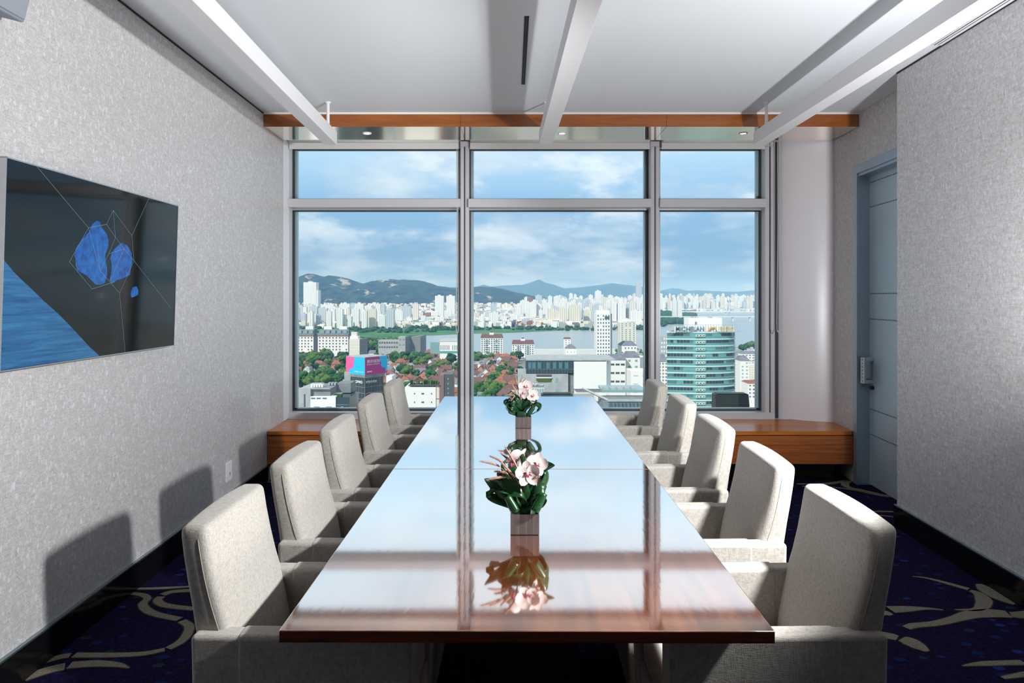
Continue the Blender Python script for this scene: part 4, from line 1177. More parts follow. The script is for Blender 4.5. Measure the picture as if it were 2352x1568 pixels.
C['glassdark'] = mat('facade_glass_dark', (0.025, 0.05, 0.06), 0.12, spec=0.8)
C['glassteal'] = mat('facade_glass_teal', (0.10, 0.33, 0.32), 0.12, spec=0.8)
C['glassmid'] = mat('facade_glass_mid', (0.06, 0.17, 0.19), 0.12, spec=0.8)
C['win'] = mat('city_window', (0.09, 0.13, 0.17), 0.2, spec=0.7)
C['winb'] = mat('city_window_green', (0.20, 0.33, 0.33), 0.2, spec=0.7)
C['magenta'] = mat('billboard_magenta', (0.42, 0.03, 0.21), 0.5)
C['cyan'] = mat('billboard_cyan', (0.01, 0.42, 0.78), 0.5)
C['pink'] = mat('billboard_pink', (0.80, 0.09, 0.28), 0.5)
C['gold'] = mat('sign_gold', (0.55, 0.36, 0.10), 0.4)
C['signblue'] = mat('sign_blue', (0.12, 0.24, 0.33), 0.4)
C['crane'] = mat('yellow_paint', (0.80, 0.45, 0.02), 0.5)
C['bridge'] = mat('bridge_concrete', (0.55, 0.57, 0.58), 0.7)
# --- ground, river and green banks
b = MB(); b.box(-9000, 9000, 40, 16000, GZ-3, GZ-0.6)
struct(b, 'ground', C['ground'], 'city ground far below the window')
def ground_sheet(name, pts, z, mt, lab):
    mb = MB(); g = [G(x, y) for x, y in pts]
    mb.extr([(p.x, p.y, GZ-0.6) for p in g], (0, 0, z)); o = build(mb, name, mt); o['kind'] = 'structure'; o['label'] = lab
ground_sheet('river', [(880,790),(930,776),(966,771),(1057,767),(1170,764),(1280,759),(1400,753),(1480,750),(1530,742),(1560,730),(1590,716),(1640,708),(1760,703),(2100,700),(2300,720),(2100,775),(1745,792),(1480,812),(1250,814),(1085,815),(960,806)], 0.3, C['water'], 'broad grey-green river winding across the city')
ground_sheet('river_park', [(600,765),(830,778),(900,782),(966,771),(1057,767),(1170,764),(1280,759),(1400,753),(1480,750),(1530,742),(1560,730),(1590,716),(1560,716),(1480,738),(1280,741),(1085,743),(900,746),(700,749),(600,750)], 0.5, C['park'], 'green riverside park on the far bank')
# --- hills
def ridge(name, sky, D, depth, mt, lab, seed, rough, rocks=0):
    pts = []
    n = 260
    x0, x1 = sky[0][0], sky[-1][0]
    hs = []
    for i in range(n+1):
        px = x0+(x1-x0)*i/n
        for (a, ya), (c, yc) in zip(sky[:-1], sky[1:]):
            if a <= px <= c:
                y = ya+(yc-ya)*(px-a)/(c-a); break
        hs.append((px, (HY-y)*D/F+80))
    rows = 44; mb = MB()
    for j in range(rows+1):
        v_ = j/rows
        dd = D-depth*0.55+depth*v_
        sh = math.sin(min(1.0, v_/0.55)*math.pi/2)**1.15 if v_ <= 0.55 else max(0.0, 1-((v_-0.55)/0.45)**1.4)
        for i, (px, h) in enumerate(hs):
            X = (px-CX)*D/F
            e = noise.fractal(Vector((X*0.0022+seed, dd*0.0022, 0)), 1.0, 2.0, 5)
            edge = 1-abs(v_-0.55)/0.55
            k = sh*(1+0.34*e*rough*(1-edge**3)) + (0.05*noise.fractal(Vector((X*0.009, dd*0.009, seed)), 1.0, 2.0, 4)*(1-0.75*edge**6)+0.010*noise.noise(Vector((X*0.03, dd*0.03, seed))))*rough
            mb.v.append((X+40*e*rough, dd, GZ-0.5+max(0.0, h*k)))
    for j in range(rows):
        for i in range(n):
            a = j*(n+1)+i; mb.f.append((a, a+1, a+n+2, a+n+1)); mb.m.append(0)
    o = build(mb, name, mt, smooth=True, fix=False); o['kind'] = 'structure'; o['label'] = lab
    return o
def mat_hill():
    m = C['forest']; t = m.node_tree
    nz = N(t, 'ShaderNodeTexNoise', Scale=0.009, Detail=6.0, Roughness=0.6); t.links.new(coords(t, 'Object', (1, 0.45, 1.6)), nz.inputs['Vector'])
    r = ramp(t, [(0.60, (0, 0, 0)), (0.66, (1, 1, 1))], nz.outputs['Fac'])
    src = bsdf(m).inputs['Base Color'].links[0].from_socket
    t.links.new(mix_n(t, r.outputs[0], src, (0.36, 0.31, 0.25)), bsdf(m).inputs['Base Color'])
mat_hill()
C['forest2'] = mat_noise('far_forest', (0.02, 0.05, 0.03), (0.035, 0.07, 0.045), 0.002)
ridge('mountain_ridge', [(380,690),(450,672),(520,655),(600,648),(674,642),(700,635),(720,629),(735,633),(748,636),(765,633),(780,637),(800,642),(820,650),(840,653),(858,648),(870,644),(885,645),(900,640),(925,643),(960,645),(985,651),(1010,657),(1040,660),(1085,659),(1110,658),(1130,659),(1150,663),(1180,672),(1210,678),(1240,684)], 5200, 1900, C['forest'], 'forested mountain with bare rock patches behind the city', 3.1, 1.0)
ridge('mountain_ridge', [(900,665),(1000,668),(1085,660),(1110,654),(1130,658),(1160,655),(1200,654),(1220,648),(1236,642),(1250,648),(1270,653),(1295,662),(1330,660),(1370,655),(1405,650),(1430,653),(1475,659),(1500,664),(1540,672),(1600,680)], 11500, 2600, C['forest2'], 'hazy blue pointed mountain range on the horizon', 8.4, 0.35)
ridge('mountain_ridge', [(1380,672),(1480,670),(1515,668),(1545,661),(1575,668),(1600,666),(1640,668),(1690,670),(1745,665),(1830,662),(1950,668),(2100,676)], 13000, 2600, C['forest2'], 'low hazy blue hills behind the far bridge', 15.2, 0.35)
# --- haze over the river basin: one homogeneous body of air
hz = bpy.data.materials.new('haze'); hz.use_nodes = True; t = hz.node_tree; t.nodes.clear()
vs = N(t, 'ShaderNodeVolumeScatter'); vs.inputs['Color'].default_value = (0.27, 0.55, 1.0, 1); vs.inputs['Density'].default_value = 0.00009; vs.inputs['Anisotropy'].default_value = -0.35
om = N(t, 'ShaderNodeOutputMaterial'); t.links.new(vs.outputs[0], om.inputs['Volume'])
b = MB(); b.box(-8500, 8500, 45, 15500, GZ-2.0, GZ+330)
ho = build(b, 'haze', hz); ho['kind'] = 'structure'; ho['label'] = 'bluish haze lying over the city'
# --- helper for buildings
def bld(name, lab, cat='building', group=None, at=(0, 0)):
    return thing(name, lab, cat, (at[0], at[1], GZ), 0, group)
class Frame:
    """building-local helper: front plane at distance D, x in metres from px, z above street"""
    def __init__(s, root, D): s.r = root; s.D = D; s.k = D/F
    def x(s, px): return (px-CX)*s.k - s.r.location.x
    def z(s, py): return E-(py-HY)*s.k - GZ
    def box(s, name, px0, px1, pyt, pyb, mt, d0=0.0, d1=10.0, parent=None, **kw):
        mb = MB(); zb = 0.0 if pyb is None else s.z(pyb)
        mb.box(s.x(px0), s.x(px1), s.D+d0-s.r.location.y, s.D+d1-s.r.location.y, zb, s.z(pyt))
        return build(mb, name, mt, parent or s.r, **kw)
    def windows(s, px0, px1, pyt, pyb, nx, nz, wx, wz, mt, name='window', joined=True, d=-0.12, skip=0.0, parent=None):
        """recess-like window slabs on the front plane"""
        x0, x1, zt, zb = s.x(px0), s.x(px1), s.z(pyt), s.z(pyb)
        mb = MB(); sx_, sz_ = (x1-x0)/nx, (zt-zb)/nz; y = s.D-s.r.location.y; shared = None
        for i in range(nx):
            for j in range(nz):
                if random.random() < skip: continue
                cx_, cz_ = x0+(i+.5)*sx_, zb+(j+.5)*sz_
                if joined:
                    mb.box(cx_-sx_*wx/2, cx_+sx_*wx/2, y+d, y+0.05, cz_-sz_*wz/2, cz_+sz_*wz/2)
                else:
                    if shared is None:
                        q = MB(); q.box(-sx_*wx/2, sx_*wx/2, d, 0.05, -sz_*wz/2, sz_*wz/2); shared = q.mesh(name, mt)
                    o = link(name, shared, parent or s.r); o.location = (cx_, y, cz_)
        if joined:
            build(mb, name+'s', mt, parent or s.r, fix=False, kind='stuff')
# ---- twin-face billboard building
D = 250; k = D/F
r0 = bld('clinic_building', 'glass clinic building with a blue and magenta billboard on its roof', at=((840-CX)*k, D))
f = Frame(r0, D)
def diamond(pxl, pxc, pxr, dl, dr):
    """plan of a block whose front corner is at pxc; side corners further away"""
    A = Vector((f.x(pxc), 0)); L = Vector(((pxl-CX)*(D+dl)/F-r0.location.x, dl)); R = Vector(((pxr-CX)*(D+dr)/F-r0.location.x, dr))
    return [A, R, R+L-A, L]
def dprism(name, q, pyt, pyb, mt, parent=None):
    mb = MB(); mb.prism([tuple(p) for p in q], 0 if pyb is None else f.z(pyb), f.z(pyt)); return build(mb, name, mt, parent or r0)
q = diamond(799, 838, 880, 6, 7)
dprism('glass_body', q, 868, None, C['glassdark'])
q2 = diamond(795, 838, 889.5, 6.5, 8.5)
bb = dprism('billboard', q2, 820.5, 862, C['lgrey'])
dprism('billboard_soffit', diamond(799, 838, 884, 6, 7.5), 861, 869, C['mgrey'])
f.box('rear_pillar', 783, 799, 858, None, C['lgrey'], 5, 12)
f.box('stair_core', 880, 894, 868, None, C['white'], 6, 14)
def face(q, i):
    """frame on face from corner i to i+1: x along face (0..len), y = outwards negative, z up"""
    a, c = Vector((*q[i], 0)), Vector((*q[(i+1) % 4], 0)); d = (c-a); L = d.length; d.normalize(); n_ = Vector((d.y, -d.x, 0))
    m4 = Matrix(((d.x, -n_.x, 0, a.x), (d.y, -n_.y, 0, a.y), (0, 0, 1, 0), (0, 0, 0, 1)))
    return m4, L
mR, LR = face(q2, 0); mL, LL = face(q2, 3)
zt, zb = f.z(820.5), f.z(862); H_ = zt-zb
def fpoly(mtx, pts, L, y, mt, name, parent):
    mb = MB(); mb.extr([mtx @ Vector((u*L, y, zb+v_*H_)) for u, v_ in pts], mtx.to_3x3() @ Vector((0, -0.04, 0))); return build(mb, name, mt, parent)
fpoly(mR, [(0.01,.02),(.99,.02),(.99,.98),(.01,.98)], LR, -0.02, C['magenta'], 'poster', bb)
fpoly(mR, [(.64,.98),(.99,.98),(.99,.16),(.92,.10),(.90,.30),(.82,.36),(.76,.32),(.74,.42),(.68,.50),(.72,.60),(.66,.78)], LR, -0.07, C['cyan'], 'poster_shape', bb)
fpoly(mL, [(0.01,.02),(.99,.02),(.99,.98),(.01,.98)], LL, -0.02, C['cyan'], 'poster', bb)
fpoly(mL, [(.01,.98),(.42,.98),(.47,.80),(.40,.70),(.44,.55),(.40,.45),(.36,.32),(.22,.30),(.16,.16),(.20,.02),(.01,.02)], LL, -0.07, C['pink'], 'poster_shape', bb)
fit_text('整形医院', .09*LR, .66*LR, zb+.66*H_, zb+.84*H_, -0.07, C['white'], bb, frame=mR, depth=0.05)
fit_text('PLASTIC SURGERY', .09*LR, .64*LR, zb+.55*H_, zb+.61*H_, -0.07, C['white'], bb, frame=mR, depth=0.05)
fit_text('GNG', .09*LR, .30*LR, zb+.14*H_, zb+.22*H_, -0.07, C['white'], bb, frame=mR, depth=0.05, bold=0.02)
fit_text('GNG', .47*LL, .67*LL, zb+.13*H_, zb+.20*H_, -0.07, C['white'], bb, frame=mL, depth=0.05, bold=0.02)
fit_text('지앤지병원', .71*LL, .94*LL, zb+.13*H_, zb+.20*H_, -0.07, C['white'], bb, frame=mL, depth=0.05)
mR2, LR2 = face(q, 0); mL2, LL2 = face(q, 3)
za_, zc_ = f.z(881.5), f.z(875)
fit_text('GNG', .45*LL2, .88*LL2, za_, zc_, -0.1, C['white'], r0, frame=mL2, depth=0.1, bold=0.03)
fit_text('지앤지병원', .04*LR2, .62*LR2, za_+.1, zc_, -0.1, C['white'], r0, frame=mR2, depth=0.1)
for mtx, L in ((mR2, LR2), (mL2, LL2)):
    for j in range(9):
        z0 = f.z(890+j*14); mb = MB()
        mb.box(0, L, -0.08, 0.02, z0, z0+0.18, mtx); build(mb, 'glazing_bar', C['mgrey'], r0)
    for i in range(7):
        mb = MB(); u = L*i/6; mb.box(u-0.06, u+0.06, -0.08, 0.02, 0, f.z(870), mtx); build(mb, 'glazing_bar', C['mgrey'], r0)
# ---- grey stone block with white low wing and dark glass end
D = 215; k = D/F
r0 = bld('stone_office', 'low grey stone office with white wing and dark glass corner', at=((735-CX)*k, D+8)); f = Frame(r0, D)
f.box('stone_tower', 684, 713, 893, None, C['lgrey'], 0, 16)
f.box('upper_wall', 713, 757, 893, 912, C['mgrey'], 1.0, 14)
f.box('white_wing', 713, 771, 910, None, C['white'], 0, 14)
f.box('glass_corner', 771, 802, 912.5, None, C['glassdark'], 0.4, 13)
f.box('right_wall', 757, 790, 888, 911, C['mgrey'], 9, 16)
f.box('slot_window', 698, 701.5, 905, 949, C['dgrey'], -0.05, 0.3)
for px in (714.5, 727, 741): f.box('window', px, px+9.5, 913, 916, C['win'], -0.05, 0.2)
for px in (721, 749): f.box('window', px, px+13, 933.5, 937, C['win'], -0.05, 0.2)
f.box('glass_bar', 771, 802, 929, 930, C['mgrey'], 0.3, 0.5); f.box('glass_window', 782, 788, 934, 937, C['lgrey'], 0.3, 0.5)
f.box('parapet', 684, 757, 891.5, 893, C['lgrey'], 0, 0.5)
for px in range(705, 735, 6): f.box('roof_unit', px, px+4, 887, 893, C['white'], 4, 6)
for px in (738, 745, 752): f.box('roof_unit', px, px+4, 886, 892, C['lgrey'], 8, 10)
f.box('terrace_planting', 762, 780, 908, 913, C['tree'][1], 2, 4)
# ---- white office with brown stone tower, roof garden
D = 330; k = D/F
r0 = bld('white_office', 'white tiled office with roof garden and brown stone stair tower', at=((975-CX)*k, D+8)); f = Frame(r0, D)
f.box('body', 930, 1001, 888.5, None, C['white'], 0, 20)
f.box('pink_bay', 1001, 1016, 885, None, C['cream'], 0.4, 16)
f.box('stair_tower', 1009, 1019.5, 861, None, C['brownwall'], 0.0, 12)
f.box('stair_tower_side', 1019.5, 1039, 859.5, None, C['dgrey'], 0.3, 12)
for (px, w_) in ((951, 2.2), (968, 6), (990, 2.2)):
    for py in (902, 921.5, 940.5): f.box('window', px, px+w_, py, py+3.6, C['win'], -0.08, 0.2)
for py in (868, 879, 890, 901): f.box('window', 1028, 1030.5, py, py+4, C['winb'], 0.15, 0.5)
for py in (915, 934): f.box('band', 1001, 1016, py, py+1.6, C['brownwall'], 0.3, 0.5)
f.box('pergola', 938, 1012, 884, 886, C['dgrey'], -0.3, 9)
for i in range(12): f.box('roof_plant', 941+i*5.6, 945+i*5.6, 878+random.uniform(-4, 3), 885, C['tree'][i % 3], 1+random.random()*3, 4+random.random()*3)
# ---- dark glass and white box tower
D = 262; k = D/F
r0 = bld('box_tower', 'grey stone tower with dark glass upper floor and blank white box', at=((1300-CX)*k, D+9)); f = Frame(r0, D)
f.box('stone_base', 1190, 1305, 858.5, None, C['lgrey'], 0, 20)
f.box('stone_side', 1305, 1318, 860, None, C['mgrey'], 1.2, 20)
f.box('glass_floor', 1208.5, 1318, 828.5, 857.5, C['glassdark'], 0.3, 20)
f.box('roof_slab', 1208, 1414, 825, 828, C['lgrey'], 0.1, 21)
f.box('white_box', 1318, 1393, 830, 893, C['white'], -0.6, 18)
mb = MB(); x0, x1 = f.x(1393), f.x(1413.5)
mb.prism([(x0, D-0.6-r0.location.y), (x1, D+12-r0.location.y), (x1-6, D+17-r0.location.y), (x0-2, D+17-r0.location.y)], f.z(893), f.z(829)); build(mb, 'white_box_side', C['white'], r0)
f.box('box_edge_line', 1392.7, 1393.6, 830, 893, C['mgrey'], -0.7, 0); f.box('box_edge_line', 1318, 1393, 892, 893.2, C['mgrey'], -0.7, 0)
f.box('plinth_box', 1319, 1413, 893, 904, C['white'], 0.6, 18)
for i in range(1, 16): f.box('glazing_bar', 1208.5+i*6.85, 1208.9+i*6.85, 829, 857, C['mgrey'], 0.2, 0.4)
f.box('glazing_bar', 1208.5, 1318, 847.5, 848.1, C['mgrey'], 0.2, 0.4)
for px in (1213, 1223, 1235, 1255, 1270, 1284, 1298): f.box('reflection_panel', px, px+7.5, 832, 846, C['glassmid'], 0.22, 0.35)
f.box('balcony_recess', 1232, 1267, 859.5, 874, C['dgrey'], -0.1, 0.2); f.box('balcony_planting', 1234, 1265, 869, 875, C['tree'][2], -0.5, -0.1); f.box('balcony_rail', 1231.5, 1267.5, 865.5, 868, C['white'], -0.5, -0.3)
for py in (868, 893): f.box('slim_window', 1276, 1281.5, py, py+9, C['winb'], -0.1, 0.2)
f.box('window_band', 1216, 1250, 891, 901, C['white'], -0.12, 0.2)
for i in range(6): f.box('window_band_pane', 1217+i*5.5, 1221.3+i*5.5, 892, 900, C['winb'], -0.18, -0.1)
yl = D-r0.location.y
fit_text('Chan', f.x(1218), f.x(1235), f.z(886), f.z(877.5), yl-0.05, C['white'], r0, depth=0.25, bold=0.02)
fit_text('Tower', f.x(1236), f.x(1248.5), f.z(886), f.z(881), yl-0.05, C['white'], r0, depth=0.25, bold=0.02)
# ---- curved teal glass tower with rooftop sign
D = 368; k = D/F
r0 = bld('teal_glass_tower', 'curved teal glass tower with white floor bands and rooftop name sign', at=((1618-CX)*k, D+12)); f = Frame(r0, D)
xl, xm0, xm1, xr = f.x(1535), f.x(1597.5), f.x(1620), f.x(1702)
yb = D-r0.location.y
def plan(off):
    p = [(xl-off, yb+3-off), (xm0, yb+0.6-off), (xm1, yb+0.2-off)]
    n = 14
    for i in range(1, n+1):
        a = math.pi/2*i/n
        p.append((xm1+(xr-xm1+off)*math.sin(a)**1.0, yb+0.2-off+11.0*(1-math.cos(a))))
    p += [(xr+off, yb+24), (f.x(1537)*1.0+((1537-CX)*24/F)-off+0.2, yb+24)]
    return p
zt = f.z(762); fh = 3.5; nf = int(zt/fh)
mb = MB(); mb.prism(plan(0), 0, zt); build(mb, 'glass_body', C['glassteal'], r0)
pf_ = plan(0.28)
bandm = MB(); bandm.prism(pf_, 0, 0.62); bandme = bandm.mesh('floor_band', C['band'])
sillm = MB(); sillm.prism(plan(0.20), 0, 0.22); sillme = sillm.mesh('floor_line', C['lgrey'])
pl_ = plan(0.06)
def along(pt, a0, a1, npan):
    """panel quads along front edge polyline"""
    L = [0]
    for p, q_ in zip(pt[:-1], pt[1:]): L.append(L[-1]+math.hypot(q_[0]-p[0], q_[1]-p[1]))
    def at(s_):
        for i in range(len(L)-1):
            if s_ <= L[i+1]:
                u = (s_-L[i])/(L[i+1]-L[i]); return (pt[i][0]+(pt[i+1][0]-pt[i][0])*u, pt[i][1]+(pt[i+1][1]-pt[i][1])*u)
        return pt[-1]
    return L, at
Ls, at = along(pl_[:17], 0, 1, 20)
rnd = random.Random(5)
for j in range(nf):
    z0 = zt-(j+1)*fh
    o = link('floor_band', bandme, r0); o.location.z = z0+fh-0.62
    o = link('floor_line', sillme, r0); o.location.z = z0+1.0
    if z0 < f.z(965): continue
    np_ = 26; run = 0; state = 0
    for i in range(np_):
        if run <= 0: state = rnd.choice((0, 1, 1, 2, 2)); run = rnd.randint(1, 3)
        run -= 1
        if state == 0: continue
        s0, s1 = Ls[-1]*i/np_+0.12, Ls[-1]*(i+1)/np_-0.12
        a, c = at(s0), at(s1)
        if xm0-0.5 < (a[0]+c[0])/2 < xm1+0.5: continue
        mb = MB(); mb.extr([(a[0], a[1]-0.02, z0+1.25), (c[0], c[1]-0.02, z0+1.25), (c[0], c[1]-0.02, z0+2.82), (a[0], a[1]-0.02, z0+2.82)], (0, -0.08, 0))
        build(mb, 'dark_pane', C['glassdark'] if state == 1 else C['glassmid'], r0)
    for i in range(3):
        w_ = (xm1-xm0)/3; u = xm0+i*w_
        mb = MB(); mb.box(u+0.2, u+w_-0.2, yb-0.45, yb+0.3, z0+1.0, z0+2.1); build(mb, 'louvre_box', C['white'], r0)
        mb = MB(); mb.box(u+0.5, u+w_-0.5, yb-0.5, yb-0.4, z0+1.25, z0+1.9); build(mb, 'louvre_slot', C['glassdark'], r0)
mb = MB(); mb.prism(plan(-1.0), zt, f.z(758)); build(mb, 'roof_deck', C['lgrey'], r0)
f.box('roof_box', 1590, 1669, 731, 759, C['white'], 8, 18)
for px, py in ((1600, 727), (1608, 728.5), (1640, 728)): f.box('roof_unit', px, px+7, py, 733, C['lgrey'], 9, 12)
f.box('roof_door', 1605, 1610, 740, 747, C['mgrey'], 7.9, 8.2)
f.box('sign_rail', 1536, 1700, 745.5, 746.2, C['lgrey'], 0.2, 0.4); f.box('sign_rail', 1536, 1700, 761, 762, C['lgrey'], 0.2, 0.4)
for i in range(28): f.box('sign_post', 1536+i*6.07, 1536.5+i*6.07, 745.5, 762, C['lgrey'], 0.3, 0.5)
f.box('sign_backing', 1549, 1686, 749.5, 761, C['white'], 0.5, 0.7)
fit_text('MICHELAN', f.x(1552), f.x(1617), f.z(759.5), f.z(749.5), yb+0.1, C['signblue'], r0, depth=0.1, bold=0.01)
fit_text('미켈란', f.x(1654), f.x(1685), f.z(760), f.z(749), yb+0.1, C['gold'], r0, depth=0.1)
for pts in ([(1625,759),(1632,751),(1635,750),(1638,753),(1636,755),(1634,753.5),(1629,759)], [(1634,755),(1640,749.5),(1644,752),(1646,758),(1643,758),(1641,753.5),(1639,753),(1636,757)]):
    mb = MB(); mb.extr([(f.x(x), yb, f.z(y)) for x, y in pts], (0, -0.3, 0)); build(mb, 'emblem', C['gold'], r0)
# ---- mid-distance apartment buildings with rows of windows
FOOT = []
def apartment(lab, px0, px1, pyt, pyb, D, depth, wall, nx, nz, win='win', side=None, roof=None, nm='apartment_building', grp=None, wy=(0.5, 0.55), cap=0, hip=0):
    r0 = bld(nm, lab, 'building', grp, (((px0+px1)/2-CX)*D/F, D+depth/2)); f = Frame(r0, D)
    FOOT.append(((px0-CX)*D/F, ((side[0] if side else px1)-CX)*D/F, D, D+max(depth, side[1] if side else 0)))
    f.box('walls', px0, px1, pyt, None, C[wall], 0, depth)
    f.windows(px0+0.6, px1-0.6, pyt+1.0, pyb, nx, nz, wy[0], wy[1], C[win], skip=0.04)
    if side:   # gable wall turned to the right, seen obliquely; greyer side colours paint its shade
        x0 = f.x(px1); x1 = f.x(side[0]); y0 = D-r0.location.y
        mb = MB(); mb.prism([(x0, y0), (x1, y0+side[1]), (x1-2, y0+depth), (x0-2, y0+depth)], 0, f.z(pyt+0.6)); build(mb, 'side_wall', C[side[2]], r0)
    if roof:
        mb = MB(); x0, x1 = f.x(px0-0.6), f.x(px1+0.6); y0, y1 = D-r0.location.y-0.4, D-r0.location.y+depth; z0 = f.z(pyt); z1 = f.z(roof[0]); ins = roof[2]
        w_ = (x1-x0)*ins; d_ = (y1-y0)*0.3
        b0 = [(x0, y0, z0), (x1, y0, z0), (x1, y1, z0), (x0, y1, z0)]; b1 = [(x0+w_, y0+d_, z1), (x1-w_, y0+d_, z1), (x1-w_, y1-d_, z1), (x0+w_, y1-d_, z1)]
        for i in range(4): mb.quad(b0[i], b0[(i+1) % 4], b1[(i+1) % 4], b1[i])
        mb.poly(b1); mb.poly(b0[::-1]); build(mb, 'roof', C[roof[1]], r0)
    return r0, f
for (lab, a, c, t_, b_) in (('white riverside apartment block with brown mansard roof, the taller of two', 1104, 1155, 776, 820), ('white riverside apartment block with brown mansard roof, the lower of two', 1176, 1227, 790, 828)):
    r0, f = apartment(lab, a, c, t_, b_, 930, 14, 'white', 9, 9 if t_ < 780 else 8, 'win', None, (t_-9, 'brownroof', 0.05), wy=(0.5, 0.6))
    f.box('roof_turret', a+20, c-21, t_-12, t_-5, C['white'], 3, 9); f.box('turret_cap', a+22, c-23, t_-14.5, t_-12, C['brownroof'], 4, 8)
    for px in (a+10, c-19):
        f.windows(px, px+9, t_+4, b_, 1, 8, 0.9, 0.5, C['winb'], 'balcony')
r0, f = apartment('slim white apartment tower rising beside the river', 1370, 1402, 720, 826, 546, 16, 'white', 5, 13, 'win', (1411.5, 13, 'lgrey'), None, wy=(0.42, 0.5))  # shaded right side of the white tower is put into its grey wall colour
f.box('penthouse', 1372, 1401, 713, 721, C['white'], 2, 14); f.box('crown_opening', 1389, 1400, 726, 733, C['win'], -0.1, 0.3)
r0, f = apartment('beige gabled apartment tower beside the slim white tower', 1424, 1461, 740, 800, 620, 14, 'cream', 4, 13, 'winb', None, None, wy=(0.4, 0.5))
mb = MB(); y0 = 620-r0.location.y; mb.extr([(f.x(1424), y0, f.z(740)), (f.x(1461), y0, f.z(739)), (f.x(1442), y0, f.z(731))], (0, 14, 0)); build(mb, 'gable', C['white'], r0)
r0, f = apartment('small white slab building on the river bank', 1296, 1311, 778, 824, 930, 12, 'white', 2, 9, 'win', None, (775, 'brownroof', 0.1), wy=(0.35, 0.35))
r0, f = apartment('blank white gabled building in front of the river', 1299, 1324, 800, 830, 900, 14, 'white', 3, 2, 'lgrey', None, (791, 'slate', 0.35), wy=(0.2, 0.2))
r0, f = apartment('white stepped house with slate gables behind white box', 1425, 1463, 793, 835, 560, 14, 'white', 5, 4, 'win', None, (784, 'slate', 0.25), wy=(0.35, 0.35))
r0, f = apartment('white block with grey roof terraces behind white box', 1400, 1437, 826, 905, 430, 16, 'white', 3, 4, 'dgrey', None, (816, 'slate', 0.06), wy=(0.75, 0.22))
r0, f = apartment('white corner block with green windows beside the mullion', 1437, 1470, 820, 905, 440, 16, 'white', 2, 6, 'winb', (1490, 8, 'white'), (809, 'slate', 0.2), wy=(0.35, 0.3))
r0, f = apartment('plain white block in front of green-windowed corner block', 1449, 1492, 852, 910, 350, 14, 'white', 2, 3, 'lgrey', None, None, wy=(0.5, 0.06))
r0, f = apartment('white flat block squeezed between mullion and teal tower', 1505, 1534, 830, 900, 520, 14, 'white', 4, 9, 'mgrey', None, (815, 'slate', 0.2), wy=(0.5, 0.5))
r0, f = apartment('low grey-white slab left behind the teal tower roof', 1506, 1540, 772, 830, 900, 16, 'lgrey', 6, 6, 'white', None, None, wy=(0.5, 0.5))
r0, f = apartment('white apartment tower standing behind right edge of teal tower', 1700, 1721, 828, 912, 560, 14, 'white', 2, 10, 'lgrey', None, (818, 'slate', 0.2), wy=(0.4, 0.4))
r0, f = apartment('cream flat block with brown roof edge by the column-side jamb', 1722, 1752, 838, 905, 610, 14, 'cream', 5, 12, 'white', None, None, wy=(0.6, 0.35))
r0, f = apartment('low white house with terracotta strip roof beside teal tower', 1718, 1744, 880, 915, 480, 14, 'white', 3, 4, 'win', None, (876, 'terra', 0.1), wy=(0.4, 0.4))
r0, f = apartment('small white riverside house behind teal tower', 1703, 1750, 812, 830, 820, 12, 'white', 6, 3, 'win', None, (807, 'slate', 0.1), wy=(0.5, 0.4))
# ---- terrace roof right below the white box: grey roof deck with glass louvres
D = 205; r0 = bld('glass_hall', 'grey hall with glass louvre wall and steel roof beams', at=((1450-CX)*D/F, D+6)); f = Frame(r0, D)
f.box('hall_body', 1385, 1560, 921, None, C['mgrey'], 0, 12)
for i in range(15): f.box('louvre', 1402+i*8.6, 1404.5+i*8.6, 925, 950, C['dgrey'], -0.3, 0.1)
for i in range(8): f.box('glass_panel', 1398+i*17, 1408+i*17, 926, 950, C['glassmid'], -0.15, 0.1)
mb = MB(); mb.extr([(f.x(1345), D-r0.location.y+9, f.z(901)), (f.x(1398), D-r0.location.y-0.2, f.z(921)), (f.x(1398), D-r0.location.y+0.6, f.z(917)), (f.x(1345), D-r0.location.y+9.6, f.z(898))], (0, 0.6, -0.3)); build(mb, 'roof_beam', C['lgrey'], r0)
f.box('roof_beam', 1395, 1560, 917, 921.5, C['lgrey'], -0.4, 0.3)
f.box('roof_deck', 1395, 1500, 906, 912, C['winb'], 10, 22)
for i in range(5): f.box('skylight', 1398+i*17, 1408+i*17, 902, 907, C['lgrey'], 11, 15)
# ---- left mid-distance: grey-white terraced flats with slate roofs
for (lab, a, c) in (('white terraced flats with slate roof lights, wider block', 730, 800), ('white terraced flats with slate roof lights, cut by window jamb', 652, 720)):
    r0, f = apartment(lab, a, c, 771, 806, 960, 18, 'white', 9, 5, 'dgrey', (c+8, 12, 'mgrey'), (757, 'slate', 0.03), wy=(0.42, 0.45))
    f.box('eaves', a, c, 769, 772, C['brownwall'], -0.5, 0.4)
    for px in (a+10, a+45): f.box('roof_tower', px, px+18, 750, 760, C['white'], 9, 14)
    for i in range(5): f.box('roof_light', a+6+i*13, a+14+i*13, 759, 766, C['winb'], 1.0, 3.5)
r0, f = apartment('cream stepped building beside the terraced flats', 802, 826, 778, 806, 740, 14, 'cream', 5, 4, 'white', (840, 10, 'mgrey'), None, wy=(0.5, 0.4))
f.box('upper_block', 805, 818, 763, 779, C['cream'], 3, 10); f.box('mid_block', 803, 822, 772, 780, C['white'], 1, 10)
r0, f = apartment('long grey school building among trees by the river', 869, 915, 781, 802, 930, 14, 'lgrey', 8, 2, 'dgrey', None, None, wy=(0.7, 0.35))
r0, f = apartment('grey slanting school wing with ribbon windows by the river', 915, 931, 773, 798, 920, 14, 'lgrey', 2, 2, 'mgrey', (966, 60, 'mgrey'), None, wy=(0.5, 0.3))
